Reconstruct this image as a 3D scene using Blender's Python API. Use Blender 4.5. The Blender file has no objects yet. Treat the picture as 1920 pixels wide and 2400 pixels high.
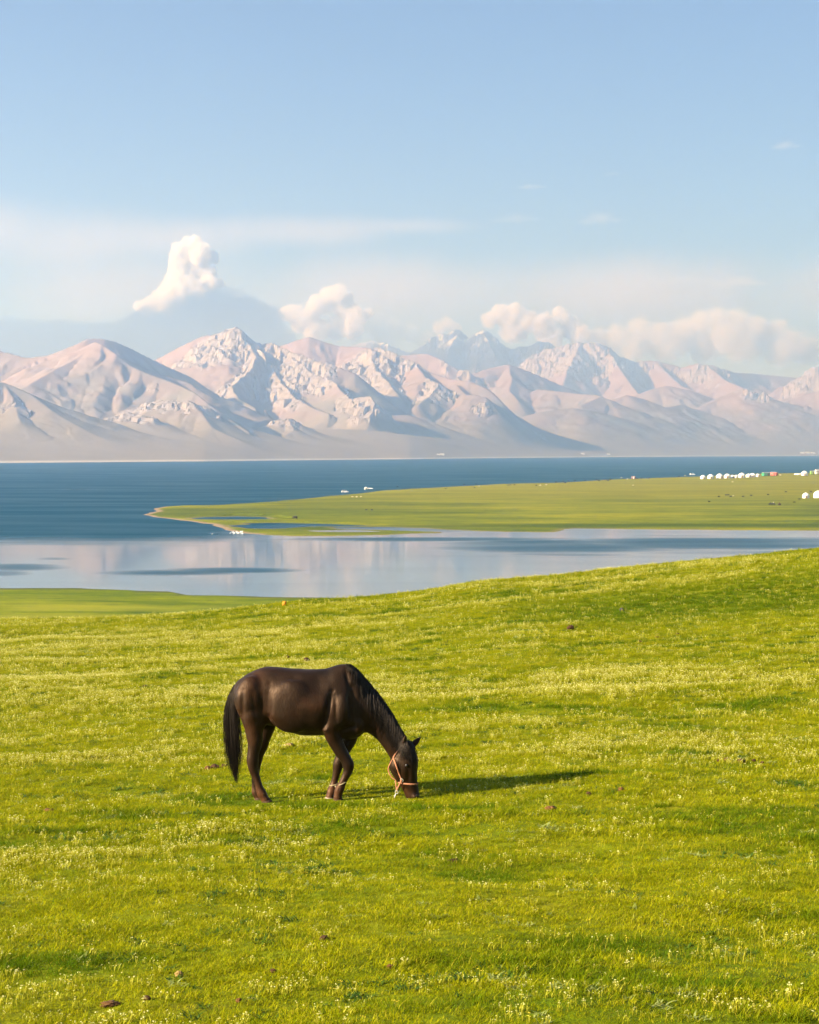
import bpy, bmesh, math, random
import numpy as np
from mathutils import Vector, Matrix

# ------------------------------------------------------------------ camera, sky, sun, exposure
scene = bpy.context.scene
CAMH = 35.0                      # eye height above the lake
FPX, CX, CY, HOR = 4000.0, 960.0, 1200.0, 1056.0
PITCH = math.atan((CY - HOR) / FPX)

cam_data = bpy.data.cameras.new('camera')
cam = bpy.data.objects.new('camera', cam_data)
scene.collection.objects.link(cam)
cam.location = (0, 0, CAMH)
cam.rotation_euler = (math.pi / 2 - PITCH, 0, 0)
cam_data.sensor_fit = 'VERTICAL'
cam_data.sensor_height = 36.0
cam_data.lens = 36.0 * FPX / 2400.0
cam_data.clip_start = 0.3
cam_data.clip_end = 120000.0
scene.camera = cam

SUN_TO = Vector((-2.6, -1.15, 1.26)).normalized()      # towards the sun
SUN_EL = math.asin(SUN_TO.z)
SUN_AZ = math.atan2(SUN_TO.x, SUN_TO.y)
world = bpy.data.worlds.new('World')
scene.world = world
world.use_nodes = True
wn, wl = world.node_tree.nodes, world.node_tree.links
wn.clear()
w_out = wn.new('ShaderNodeOutputWorld')
w_bg = wn.new('ShaderNodeBackground')
w_sky = wn.new('ShaderNodeTexSky')
w_sky.sky_type = 'NISHITA'
w_sky.sun_disc = False
w_sky.sun_elevation = SUN_EL
w_sky.sun_rotation = SUN_AZ
w_sky.altitude = 3000.0
w_sky.air_density = 1.0
w_sky.dust_density = 0.6
w_sky.ozone_density = 2.5
w_bg.inputs['Strength'].default_value = 0.052
wl.new(w_sky.outputs[0], w_bg.inputs['Color'])
wl.new(w_bg.outputs[0], w_out.inputs['Surface'])

sun_data = bpy.data.lights.new('sun', 'SUN')
sun_data.energy = 5.0
sun_data.angle = math.radians(0.53)
sun_data.color = (1.0, 0.90, 0.73)
sun = bpy.data.objects.new('sun', sun_data)
scene.collection.objects.link(sun)
sun.rotation_euler = SUN_TO.to_track_quat('Z', 'Y').to_euler()
sun.location = (-30, -10, 80)

scene.view_settings.view_transform = 'Standard'
scene.view_settings.look = 'None'
scene.view_settings.gamma = 1.0
scene.view_settings.use_curve_mapping = False
scene.view_settings.exposure = 1.78
scene.render.engine = 'CYCLES'
cy = scene.cycles
cy.use_denoising = True
cy.max_bounces = 8
cy.diffuse_bounces = 3
cy.glossy_bounces = 3
cy.transmission_bounces = 4
cy.volume_bounces = 3
cy.transparent_max_bounces = 8
cy.caustics_reflective = False
cy.caustics_refractive = False
cy.sample_clamp_indirect = 6.0

# ------------------------------------------------------------------ helpers
COL = scene.collection
rnd = random.Random(7)

def ray(px, py):
    u, v = (px - CX) / FPX, (CY - py) / FPX
    c, s = math.cos(PITCH), math.sin(PITCH)
    return Vector((u, c + v * s, -s + v * c))

def at(px, py, Y):
    d = ray(px, py)
    return Vector((0, 0, CAMH)) + d * (Y / d.y)

def atz(px, py, z):
    d = ray(px, py)
    return Vector((0, 0, CAMH)) + d * ((z - CAMH) / d.z)

def link(o, parent=None):
    COL.objects.link(o)
    if parent is not None:
        o.parent = parent
    return o

def tag(o, label=None, cat=None, group=None, kind=None):
    if label: o['label'] = label
    if cat: o['category'] = cat
    if group: o['group'] = group
    if kind: o['kind'] = kind
    return o

def empty(name, loc=(0, 0, 0), rz=0.0):
    o = bpy.data.objects.new(name, None)
    o.empty_display_size = 0.2
    o.location = loc
    o.rotation_euler = (0, 0, rz)
    return link(o)

def mesh_obj(name, verts, faces, mat=None, parent=None, smooth=True):
    me = bpy.data.meshes.new(name)
    me.from_pydata([tuple(v) for v in verts], [], [tuple(f) for f in faces])
    me.update()
    if smooth:
        me.polygons.foreach_set('use_smooth', [True] * len(me.polygons))
    if mat: me.materials.append(mat)
    return link(bpy.data.objects.new(name, me), parent)

def bm_obj(name, bm, mat=None, parent=None, smooth=True):
    me = bpy.data.meshes.new(name)
    bm.to_mesh(me); bm.free()
    if smooth:
        me.polygons.foreach_set('use_smooth', [True] * len(me.polygons))
    if mat: me.materials.append(mat)
    return link(bpy.data.objects.new(name, me), parent)

def grid_obj(name, X, Y, Z, mat=None, attrs=None, parent=None):
    """rows x cols arrays -> one smooth quad sheet"""
    nr, nc = X.shape
    co = np.stack([X, Y, Z], -1).reshape(-1, 3).astype(np.float32)
    i = np.arange(nr * nc).reshape(nr, nc)
    q = np.stack([i[:-1, :-1], i[:-1, 1:], i[1:, 1:], i[1:, :-1]], -1).reshape(-1, 4)
    me = bpy.data.meshes.new(name)
    me.vertices.add(len(co)); me.vertices.foreach_set('co', co.ravel())
    me.loops.add(q.size); me.loops.foreach_set('vertex_index', q.ravel().astype(np.int32))
    me.polygons.add(len(q))
    me.polygons.foreach_set('loop_start', (np.arange(len(q)) * 4).astype(np.int32))
    me.polygons.foreach_set('use_smooth', np.ones(len(q), bool))
    me.update(calc_edges=True)
    for k, a in (attrs or {}).items():
        at_ = me.attributes.new(k, 'FLOAT', 'POINT')
        at_.data.foreach_set('value', a.ravel().astype(np.float32))
    if mat: me.materials.append(mat)
    return link(bpy.data.objects.new(name, me), parent)

# numpy gradient noise -------------------------------------------------
def _hash(ix, iy, seed):
    h = (ix.astype(np.int64) * 374761393 + iy.astype(np.int64) * 668265263 + seed * 974711) & 0xFFFFFFFF
    h = ((h ^ (h >> 13)) * 1274126177) & 0xFFFFFFFF
    return (h ^ (h >> 16)) & 0xFFFFFFFF

def pnoise(x, y, seed=0):
    x = np.asarray(x, float); y = np.asarray(y, float)
    ix, iy = np.floor(x), np.floor(y)
    fx, fy = x - ix, y - iy
    ix = ix.astype(np.int64); iy = iy.astype(np.int64)
    def g(dx, dy):
        a = _hash(ix + dx, iy + dy, seed) / 4294967296.0 * 2 * np.pi
        return np.cos(a) * (fx - dx) + np.sin(a) * (fy - dy)
    u = fx * fx * fx * (fx * (fx * 6 - 15) + 10)
    v = fy * fy * fy * (fy * (fy * 6 - 15) + 10)
    a = g(0, 0) * (1 - u) + g(1, 0) * u
    b = g(0, 1) * (1 - u) + g(1, 1) * u
    return (a * (1 - v) + b * v) * 1.41

def fbm(x, y, oct=4, seed=0, gain=0.5, lac=2.03):
    s = 0; a = 1.0; n = 0
    for k in range(oct):
        s = s + a * pnoise(x, y, seed + k * 17); n += a
        x = x * lac + 3.1; y = y * lac - 1.7; a *= gain
    return s / n

def ridged(x, y, oct=5, seed=0, gain=0.5, lac=2.07):
    s = 0; a = 1.0; n = 0; w = 1.0
    for k in range(oct):
        r = 1 - np.abs(pnoise(x, y, seed + k * 29)) * 1.6
        r = np.clip(r, 0, 1) ** 2 * w
        s = s + a * r; n += a
        w = np.clip(r * 1.6, 0, 1)
        x = x * lac + 5.3; y = y * lac + 2.9; a *= gain
    return s / n

def sstep(a, b, x):
    t = np.clip((x - a) / (b - a), 0, 1)
    return t * t * (3 - 2 * t)

# materials --------------------------------------------------------------
def new_mat(name):
    m = bpy.data.materials.new(name)
    m.use_nodes = True
    nt = m.node_tree
    nt.nodes.clear()
    out = nt.nodes.new('ShaderNodeOutputMaterial')
    b = nt.nodes.new('ShaderNodeBsdfPrincipled')
    nt.links.new(b.outputs[0], out.inputs['Surface'])
    return m, nt, b, out

def N(nt, t, **kw):
    n = nt.nodes.new(t)
    for k, v in kw.items():
        if k in n.inputs and not hasattr(n, k):
            n.inputs[k].default_value = v
        else:
            try: setattr(n, k, v)
            except Exception: n.inputs[k].default_value = v
    return n

def noise_node(nt, scale, detail=4, rough=0.55, vec=None, dist=0.0):
    n = nt.nodes.new('ShaderNodeTexNoise')
    n.inputs['Scale'].default_value = scale
    n.inputs['Detail'].default_value = detail
    n.inputs['Roughness'].default_value = rough
    n.inputs['Distortion'].default_value = dist
    if vec is not None: nt.links.new(vec, n.inputs['Vector'])
    return n.outputs['Fac']

def mapping(nt, scale=(1, 1, 1), coord='Object', rot=(0, 0, 0)):
    tc = nt.nodes.new('ShaderNodeTexCoord')
    mp = nt.nodes.new('ShaderNodeMapping')
    mp.inputs['Scale'].default_value = scale
    mp.inputs['Rotation'].default_value = rot
    nt.links.new(tc.outputs[coord], mp.inputs['Vector'])
    return mp.outputs[0]

def ramp(nt, fac, stops, interp='LINEAR'):
    r = nt.nodes.new('ShaderNodeValToRGB')
    r.color_ramp.interpolation = interp
    els = r.color_ramp.elements
    while len(els) < len(stops): els.new(0.5)
    for e, (p, c) in zip(els, stops):
        e.position = p
        e.color = (*c, 1) if len(c) == 3 else c
    nt.links.new(fac, r.inputs['Fac'])
    return r.outputs['Color']

def mixc(nt, fac, a, b, blend='MIX'):
    m = nt.nodes.new('ShaderNodeMix')
    m.data_type = 'RGBA'; m.blend_type = blend
    for sock, v in ((m.inputs['Factor'], fac), (m.inputs['A'], a), (m.inputs['B'], b)):
        pass
    A = [s for s in m.inputs if s.name == 'A' and s.type == 'RGBA'][0]
    B = [s for s in m.inputs if s.name == 'B' and s.type == 'RGBA'][0]
    F = [s for s in m.inputs if s.name == 'Factor' and s.type == 'VALUE'][0]
    for s, v in ((F, fac), (A, a), (B, b)):
        if isinstance(v, bpy.types.NodeSocket): nt.links.new(v, s)
        elif isinstance(v, (int, float)): s.default_value = v
        else: s.default_value = (*v, 1)
    return [s for s in m.outputs if s.type == 'RGBA'][0]

def math_node(nt, op, a, b=None, clamp=False):
    m = nt.nodes.new('ShaderNodeMath'); m.operation = op; m.use_clamp = clamp
    for s, v in zip(m.inputs, (a, b)):
        if v is None: continue
        if isinstance(v, bpy.types.NodeSocket): nt.links.new(v, s)
        else: s.default_value = v
    return m.outputs[0]

def attr_node(nt, name):
    a = nt.nodes.new('ShaderNodeAttribute'); a.attribute_name = name
    return a.outputs['Fac']

def plain(name, col, rough=0.7, var=0.15, scale=6.0, spec=0.3, sheen=0.0):
    """one base colour with a little procedural variation"""
    m, nt, b, out = new_mat(name)
    f = noise_node(nt, scale, 4, 0.6, mapping(nt))
    lo = tuple(c * (1 - var) for c in col); hi = tuple(min(1, c * (1 + var)) for c in col)
    nt.links.new(ramp(nt, f, [(0.3, lo), (0.7, hi)]), b.inputs['Base Color'])
    b.inputs['Roughness'].default_value = rough
    b.inputs['Specular IOR Level'].default_value = spec
    if sheen: b.inputs['Sheen Weight'].default_value = sheen
    return m
# ------------------------------------------------------------------ the meadow we stand on
_cx = np.array([-60, -30, -16.8, -13.1, -11.3, -9, -7.1, -5.1, -3.15, -1.2, .73, 2.7, 5.95, 8.8, 11, 13.5, 16.8, 30, 60])
_co = np.array([418, 408, 399, 396, 388, 382, 371, 360, 349, 341, 327, 307, 294, 274, 260, 246, 226, 175, 120]) * .0175
_gx = np.linspace(-60, 60, 961)
_gc = np.interp(_gx, _cx, _co)
_k = np.hanning(21); _k /= _k.sum()
_gc = np.convolve(np.pad(_gc, 10, mode='edge'), _k, 'valid')
_by = np.array([-40, 0, 5, 9, 13, 17.1, 25, 40, 55, 66, 70, 75, 80, 88, 100, 130, 200, 260, 300, 430, 600])
_bd = np.array([1.0, 1.75, 2.25, 2.72, 3.15, 3.53, 4.05, 4.85, 5.45, 5.78, 5.92, 6.42, 7.15, 8.5, 10.6, 16, 26.5, 32, 33.4, 34.6, 38])
_yy = np.concatenate([np.linspace(-40, 130, 1701), np.linspace(130.5, 600, 940)])
_ydense = np.linspace(-40, 600, 6401)
_bdn = np.interp(_ydense, _by, _bd)
_k2 = np.hanning(41); _k2 /= _k2.sum()
_bdn = np.convolve(np.pad(_bdn, 20, mode='edge'), _k2, 'valid')
_sx = np.array([-400, -200, -103.7, -85, -68, -60, -54, -44, -30.5, -6, 100, 300])
_sy = np.array([470, 440, 433, 434, 426, 424, 413, 411, 407, 404, 398, 390])

def shore_y(x):
    return np.interp(x, _sx, _sy) + 2.0 * fbm(x * .08, x * 0 + 3.3, 3, 91)

def ground_z(x, y, micro=True):
    x = np.asarray(x, float); y = np.asarray(y, float)
    base = np.interp(y, _ydense, _bdn)
    g = np.interp(x * 70 / np.maximum(np.abs(y), 70), _gx, _gc) - 5.9
    t = np.clip(y / 70, 0, 1) ** 1.05 * (1 - sstep(75, 240, y))
    z = CAMH - base - g * t
    low = np.clip((shore_y(x) - y) * 0.012, -3, 1.7) + 0.25 * fbm(x * .02, y * .02, 3, 5)*sstep(0,30,shore_y(x)-y)
    k = sstep(235, 315, y)
    z = z * (1 - k) + low * k
    if micro:
        near = 1 - sstep(60, 120, y)
        flat = sstep(0.5, 2.2, np.hypot((x + 0.9) / 1.6, (y - 17.3) / 0.9))     # calm where the horse stands
        z = z + (0.10 * fbm(x * .33, y * .42, 3, 11) + 0.035 * fbm(x * 1.5, y * 1.9, 3, 23)) * near * (0.25 + 0.75 * flat)
        z = z + 0.12 * fbm(x * .12, y * .10, 2, 41) * near * sstep(3, 9, np.hypot(x + 0.9, y - 17.3))
        # shallow hollows whose far lip shades them, right of centre and near the crest
        z = z - 0.35 * np.exp(-((x - 11.5 - 0.25 * (y - 50)) / 6.5) ** 2 - ((y - 50) / 5.0) ** 2)
    return z

def gz(x, y):
    return float(ground_z(np.array([x]), np.array([y]))[0])

ys = [-8.0]
while ys[-1] < 460:
    y = ys[-1]
    ys.append(y + (0.30 if y < 5 else max(0.085, 0.0085 * y - 0.01) if y < 90 else 0.02 * y))
ys = np.array(ys)
s = np.linspace(-1, 1, 380)
Yg = np.repeat(ys[:, None], len(s), 1)
Wg = np.where(Yg < 10, 8.5, 0) + np.where(Yg >= 10, 0.42 * Yg + 4.3, 0)
Xg = s[None, :] * Wg
Zg = ground_z(Xg, Yg)
lush = 0.5 + 0.5 * fbm(Xg * .10, Yg * .16, 3, 77)
SH = shore_y(Xg) - Yg

def grass_ground_mat(name, far=False):
    m, nt, b, out = new_mat(name)
    v = mapping(nt, (1, 1, 1))
    if not far:
        n1 = noise_node(nt, 0.35, 5, 0.6, v)
        n2 = noise_node(nt, 9.0, 5, 0.7, v)
        n3 = noise_node(nt, 0.9, 4, 0.6, mapping(nt, (0.6, 1.6, 1)))
        c = ramp(nt, n1, [(0.30, (0.075, 0.110, 0.001)), (0.5, (0.135, 0.155, 0.002)), (0.72, (0.20, 0.19, 0.004))])
        c = mixc(nt, 0.55, c, ramp(nt, n2, [(0.3, (0.5, 0.5, 0.4)), (0.7, (1.35, 1.35, 1.2))]), 'MULTIPLY')
        soil = ramp(nt, n3, [(0.66, (0, 0, 0)), (0.72, (1, 1, 1))])
        c = mixc(nt, math_node(nt, 'MULTIPLY', soil, 0.35), c, (0.07, 0.045, 0.02))
        # far part of the sheet: short shore grass, lighter and evener
        d = attr_node(nt, 'farness')
        n4 = noise_node(nt, 0.045, 6, 0.7, mapping(nt, (0.7, 1.8, 1)))
        n5 = noise_node(nt, 0.6, 6, 0.75, mapping(nt, (0.6, 1.0, 1)))
        cf = ramp(nt, n4, [(0.30, (0.060, 0.095, 0.000)), (0.50, (0.120, 0.150, 0.000)), (0.64, (0.20, 0.205, 0.000))])
        cf = mixc(nt, 0.6, cf, ramp(nt, n5, [(0.3, (0.55, 0.6, 0.5)), (0.7, (1.3, 1.3, 1.2))]), 'MULTIPLY')
        pl = noise_node(nt, 0.022, 4, 0.6, mapping(nt, (1.0, 3.0, 1), rot=(0, 0, .12)))
        plf = math_node(nt, 'MULTIPLY', attr_node(nt, 'inland'), ramp(nt, pl, [(.42, (0, 0, 0)), (.60, (1, 1, 1))]))
        cf = mixc(nt, math_node(nt, 'MULTIPLY', plf, .75), cf, (0.25, 0.235, 0.012))
        c = mixc(nt, d, c, cf)
        sh = attr_node(nt, 'shore')
        c = mixc(nt, sh, c, (0.07, 0.075, 0.03))
        bump = nt.nodes.new('ShaderNodeBump'); bump.inputs['Strength'].default_value = 0.6
        bump.inputs['Distance'].default_value = 0.05
        nt.links.new(n2, bump.inputs['Height']); nt.links.new(bump.outputs[0], b.inputs['Normal'])
    else:
        n1 = noise_node(nt, 0.012, 6, 0.68, mapping(nt, (0.5, 1.3, 1)))
        n2 = noise_node(nt, 0.12, 6, 0.75, mapping(nt, (0.5, 1.0, 1)))
        n3 = noise_node(nt, 0.004, 3, 0.5, mapping(nt, (0.5, 1.6, 1)))
        c = ramp(nt, n1, [(0.36, (0.060, 0.088, 0.000)), (0.49, (0.138, 0.155, 0.000)), (0.62, (0.245, 0.225, 0.000))])
        c = mixc(nt, 0.6, c, ramp(nt, n2, [(0.3, (0.5, 0.55, 0.5)), (0.7, (1.35, 1.35, 1.2))]), 'MULTIPLY')
        dry = attr_node(nt, 'dry')
        dryf = math_node(nt, 'MULTIPLY', dry, math_node(nt, 'ADD', n3, 0.25, True), True)
        c = mixc(nt, dryf, c, (0.23, 0.195, 0.008))
        c = mixc(nt, attr_node(nt, 'wet'), c, (0.060, 0.085, 0.001))
        sh = attr_node(nt, 'shore')
        c = mixc(nt, sh, c, (0.30, 0.21, 0.13))
        bump = nt.nodes.new('ShaderNodeBump'); bump.inputs['Strength'].default_value = 0.8
        bump.inputs['Distance'].default_value = 1.0
        nt.links.new(n2, bump.inputs['Height']); nt.links.new(bump.outputs[0], b.inputs['Normal'])
    nt.links.new(c, b.inputs['Base Color'])
    b.inputs['Roughness'].default_value = 0.85
    b.inputs['Specular IOR Level'].default_value = 0.05
    return m

farness = sstep(70, 130, Yg)
shore_m = 1 - sstep(0.5, 4, SH)
meadow = grid_obj('ground', Xg, Yg, Zg, grass_ground_mat('meadow_turf'), {'farness': farness, 'shore': shore_m, 'inland': sstep(18, 45, SH)})
tag(meadow, 'grassy foreground slope running down to the near lake shore', kind='structure')

# ------------------------------------------------------------------ plan helpers
def poly_sd(px, py, poly):
    """signed distance to polygon, positive inside"""
    d = np.full(px.shape, 1e12); ins = np.zeros(px.shape, bool)
    n = len(poly)
    for i in range(n):
        x0, y0 = poly[i]; x1, y1 = poly[(i + 1) % n]
        ex, ey = x1 - x0, y1 - y0
        t = np.clip(((px - x0) * ex + (py - y0) * ey) / (ex * ex + ey * ey + 1e-9), 0, 1)
        d = np.minimum(d, (px - x0 - t * ex) ** 2 + (py - y0 - t * ey) ** 2)
        c = ((y0 > py) != (y1 > py)) & (px < (x1 - x0) * (py - y0) / (y1 - y0 + 1e-12) + x0)
        ins ^= c
    return np.where(ins, 1, -1) * np.sqrt(d)

def water_pt(px, py):
    Y = CAMH * FPX / (py - HOR)
    return ((px - CX) / FPX * Y, Y)

def land_pt(px, py):
    o = py - HOR
    Y = 154800.0 / (o + 20)
    return ((px - CX) / FPX * Y, Y)

# ------------------------------------------------------------------ the grassy peninsula
front = [(332, 1207), (360, 1212), (450, 1222), (495, 1229), (520, 1238), (545, 1247), (560, 1250), (640, 1254), (700, 1257),
         (800, 1256), (900, 1254), (1000, 1250), (1040, 1249), (1040, 1246), (940, 1244), (800, 1239.5), (780, 1236), (850, 1235), (930, 1236),
         (1000, 1238), (1060, 1242), (1130, 1245), (1200, 1247), (1290, 1247), (1318, 1243), (1325, 1240), (1345, 1238.5), (1400, 1239),
         (1500, 1241), (1700, 1243), (1920, 1244), (2400, 1246)]
back = [(2400, 1090), (1920, 1104), (1830, 1107), (1700, 1109), (1620, 1112), (1540, 1116), (1414, 1120), (1327, 1123), (1240, 1129),
        (1100, 1132), (960, 1139), (860, 1145), (830, 1150.5), (760, 1156), (690, 1164), (600, 1172), (480, 1180)]
tipb = [(390, 1187), (374, 1191), (362, 1198)]
PEN = [water_pt(*p) for p in front] + [land_pt(*p) for p in back] + [water_pt(*p) for p in tipb]
POOLS = [[(438, 1215), (480, 1212), (560, 1210.5), (610, 1212), (642, 1216.5), (620, 1218), (520, 1218), (455, 1217)],
         [(525, 1232), (580, 1229), (560, 1227), (640, 1226), (760, 1228), (855, 1232), (820, 1234), (740, 1234), (690, 1238), (640, 1240), (585, 1238.5), (545, 1234)],
         [(710, 1244), (790, 1242.5), (815, 1241), (900, 1246.5), (840, 1247.5), (740, 1246.5)]]
POOLS = [[water_pt(*p) for p in q] for q in POOLS]

yr = [655.0]
while yr[-1] < 2600: yr.append(yr[-1] + 3.0 + max(0, yr[-1] - 900) * 0.006)
yr = np.array(yr)
ar = np.linspace(-0.19, 0.40, 560)
Yp = np.repeat(yr[:, None], len(ar), 1)
Xp = Yp * ar[None, :]
wob = 1.0
wx = Xp + 5 * fbm(Xp * .03, Yp * .02, 3, 3); wy = Yp + 6 * fbm(Xp * .025, Yp * .03, 3, 4)
sd = poly_sd(wx, wy, PEN)
interior = sstep(0, 90, sd)
Zp = np.where(sd > 0, 0.10 + 0.30 * sstep(0, 12, sd) + (0.005 * np.maximum(Yp - 740, 0)) * (0.35 * sstep(0, 14, sd) + 0.65 * sstep(0, 60, sd)), np.maximum(-1.5, sd * 0.05))
tipflat = sstep(-200, -40, Xp)           # the low western end, dotted with pools
Zp = np.where(sd > 0, Zp * (0.35 + 0.65 * np.maximum(tipflat, sstep(900, 1100, Yp))), Zp)
Zp = Zp + 0.9 * fbm(Xp * .006, Yp * .006, 3, 8) * sstep(30, 160, sd) + 0.10 * fbm(Xp * .05, Yp * .05, 3, 9) * sstep(2, 20, sd)
# gentle swell along the middle of the land and a shallow channel below the camp
Zp = Zp - 1.1 * np.exp(-((Yp - 1250 - 0.10 * Xp) / 22) ** 2) * sstep(60, 190, Xp)
pool_sd = np.full(Xp.shape, -1e9)
for q in POOLS:
    pool_sd = np.maximum(pool_sd, poly_sd(wx, wy, q))
Zp = np.where(pool_sd > -10, np.minimum(Zp, -pool_sd * 0.03 - 0.0), Zp)
shore_p = np.maximum((1 - sstep(1.5, 4.5, sd)) * np.where(Yp < 1100, 1.0, 0.25) * (0.6 + 0.4 * sstep(-100, -220, Xp) if False else 1.0), sstep(-4, -1.0, pool_sd) * 0.5)
shore_p = shore_p * np.where((Xp > -60) & (Yp < 1000), 0.35, 1.0)
dry = sstep(820, 1500, Yp) * 0.9
wet = np.exp(-((Yp - 775 - 30 * fbm(Xp * .004, Yp * .004, 2, 19)) / 22) ** 2) * sstep(-90, -40, Xp) * .8
wet = np.maximum(wet, np.exp(-((Yp - 1000 - .25 * Xp) / 60) ** 2) * sstep(40, -60, Xp) * sstep(-170, -120, Xp) * .6)
pen = grid_obj('peninsula', Xp, Yp, Zp, grass_ground_mat('peninsula_turf', far=True), {'shore': shore_p, 'dry': dry, 'wet': wet})
tag(pen, 'low green peninsula with shallow pools reaching into the lake', kind='structure')
_pen = (Xp, Yp, Zp)

def pen_z(x, y):
    """height of the peninsula sheet at a plan point (bilinear)"""
    a = x / y
    fi = np.interp(y, yr, np.arange(len(yr))); fj = np.interp(a, ar, np.arange(len(ar)))
    i = int(min(fi, len(yr) - 2)); j = int(min(fj, len(ar) - 2)); u, v = fi - i, fj - j
    Z = Zp
    return float((Z[i, j] * (1 - u) + Z[i + 1, j] * u) * (1 - v) + (Z[i, j + 1] * (1 - u) + Z[i + 1, j + 1] * u) * v)

def on_pen(px, py):
    """where the sight line through a pixel first meets the peninsula"""
    d = ray(px, py); d = d / d.y
    prev = None
    for Y in np.arange(690, 2500, 2.0):
        z = CAMH + d.z * Y
        if z <= max(pen_z(d.x * Y, Y), 0.0):
            return Vector((d.x * Y, Y, max(pen_z(d.x * Y, Y), 0.0)))
    Y = 2100.0
    return Vector((d.x * Y, Y, pen_z(d.x * Y, Y)))

def on_ground(px, py):
    d = ray(px, py); d = d / d.y
    Ys = np.arange(6, 440, 0.05)
    zs = ground_z(d.x * Ys, Ys)
    k = np.argmax(CAMH + d.z * Ys <= zs)
    return Vector((d.x * Ys[k], Ys[k], zs[k]))

# ------------------------------------------------------------------ the lake
yl = [300.0]
while yl[-1] < 21000: yl.append(yl[-1] * 1.0068 + 0.5)
yl = np.array(yl)
al = np.linspace(-0.62, 0.62, 420)
Yl = np.repeat(yl[:, None], len(al), 1)
Xl = Yl * al[None, :]
PXl = CX + FPX * al[None, :] + 0 * Yl
OYl = HOR + CAMH * FPX / Yl
wv = 14 * fbm(Xl * .010, Yl * .05, 4, 61)
# wind: open lake ruffled, sheltered bay calm
edge = np.interp(PXl, [0, 250, 480, 560, 640, 1030, 1100, 1920], [1266, 1268, 1262, 1252, 1240, 1235, 1230, 1226])
ruf = sstep(20, -16, OYl - edge + wv * .9)
def streak(x0, x1, y0, y1, k=1.0):
    xm, xr_ = (x0 + x1) / 2, (x1 - x0) / 2; ym, yr_ = (y0 + y1) / 2, (y1 - y0) / 2
    q = ((PXl - xm) / xr_) ** 2 + ((OYl - ym + wv * .12 * (yr_ / 6)) / yr_) ** 2
    q = q + .9 * fbm(Xl * .012, Yl * .03, 4, int(x0) % 97)
    return k * .8 * sstep(1.7, -0.1, q)
for a_ in [(-80, 150, 1322, 1338, .9), (-60, 60, 1338, 1350, .5), (80, 170, 1306, 1313, .55), (250, 560, 1336, 1350, .85), (400, 680, 1331, 1343, .9),
           (1060, 1560, 1266, 1301, .95), (1300, 2060, 1257, 1290, .95), (700, 1300, 1259, 1270, .9), (1500, 2000, 1290, 1300, .35),
           (600, 760, 1228, 1239, .35), (860, 960, 1239, 1243, .3), (455, 620, 1212, 1217, .3)]:
    ruf = np.maximum(ruf, streak(*a_))
ruf = np.maximum(ruf, 0.10 * sstep(-.2, .6, fbm(Xl * .004, Yl * .02, 4, 66)))
m_water, nt, b, out = new_mat('lake_water')
r = attr_node(nt, 'ruffle')
vv = mapping(nt, (0.35, 1.0, 1))
nA = noise_node(nt, 0.012, 5, 0.6, mapping(nt, (0.5, 1.6, 1)))
nB = noise_node(nt, 0.35, 4, 0.65, vv)
rr = math_node(nt, 'MULTIPLY', r, ramp(nt, nA, [(0.3, (0.72,) * 3), (0.7, (1.0,) * 3)]), True)
rough = math_node(nt, 'MULTIPLY_ADD' if False else 'MULTIPLY', rr, 0.30)
nt.links.new(math_node(nt, 'ADD', rough, 0.055), b.inputs['Roughness'])
nt.links.new(mixc(nt, rr, (0.015, 0.05, 0.07), (0.000, 0.036, 0.062)), b.inputs['Base Color'])
b.inputs['IOR'].default_value = 1.333
nt.links.new(math_node(nt, 'SUBTRACT', 0.5, math_node(nt, 'MULTIPLY', rr, 0.2)), b.inputs['Specular IOR Level'])
bump = nt.nodes.new('ShaderNodeBump'); bump.inputs['Distance'].default_value = 0.10
nt.links.new(nB, bump.inputs['Height'])
nt.links.new(math_node(nt, 'ADD', math_node(nt, 'MULTIPLY', rr, 0.35), 0.006), bump.inputs['Strength'])
nt.links.new(bump.outputs[0], b.inputs['Normal'])
# steep wavelets face us and show the water's own deep blue instead of the sky
deep = nt.nodes.new('ShaderNodeBsdfDiffuse'); deep.inputs['Color'].default_value = (0.000, 0.050, 0.092, 1)
mxw = nt.nodes.new('ShaderNodeMixShader')
nt.links.new(math_node(nt, 'MULTIPLY', rr, 0.86), mxw.inputs[0]); nt.links.new(b.outputs[0], mxw.inputs[1]); nt.links.new(deep.outputs[0], mxw.inputs[2])
nt.links.new(mxw.outputs[0], out.inputs['Surface'])
lake = grid_obj('lake', Xl, Yl, 0 * Yl, m_water, {'ruffle': ruf})
tag(lake, 'blue wind-ruffled lake with a calm reflecting bay', kind='structure')

# ------------------------------------------------------------------ mountains beyond the lake
nR, nC = 760, 780
Rm = np.exp(np.linspace(math.log(4600), math.log(21000), nR))
Am = np.linspace(-0.37, 0.37, nC)
Ym = np.repeat(Rm[:, None], nC, 1)
Xm = Ym * Am[None, :]
PXm = CX + FPX * Am[None, :] + 0 * Ym
YSH = np.interp(PXm, [-600, 0, 480, 960, 1440, 1920, 2500], [4300, 4830, 5600, 7000, 9333, 11600, 13500])
Dsh = Ym - YSH + 60 * fbm(Xm * .002, Ym * .0006, 3, 15)
zbase = np.where(Dsh > 0, 300 * (1 - np.exp(-np.maximum(Dsh, 0) / 2700)) + 1.0 * sstep(0, 40, Dsh), np.maximum(-8, Dsh * .05))
zbase = zbase + (26 * fbm(Xm * .0011, Ym * .0011, 3, 31)) * sstep(700, 2200, Dsh)

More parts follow.
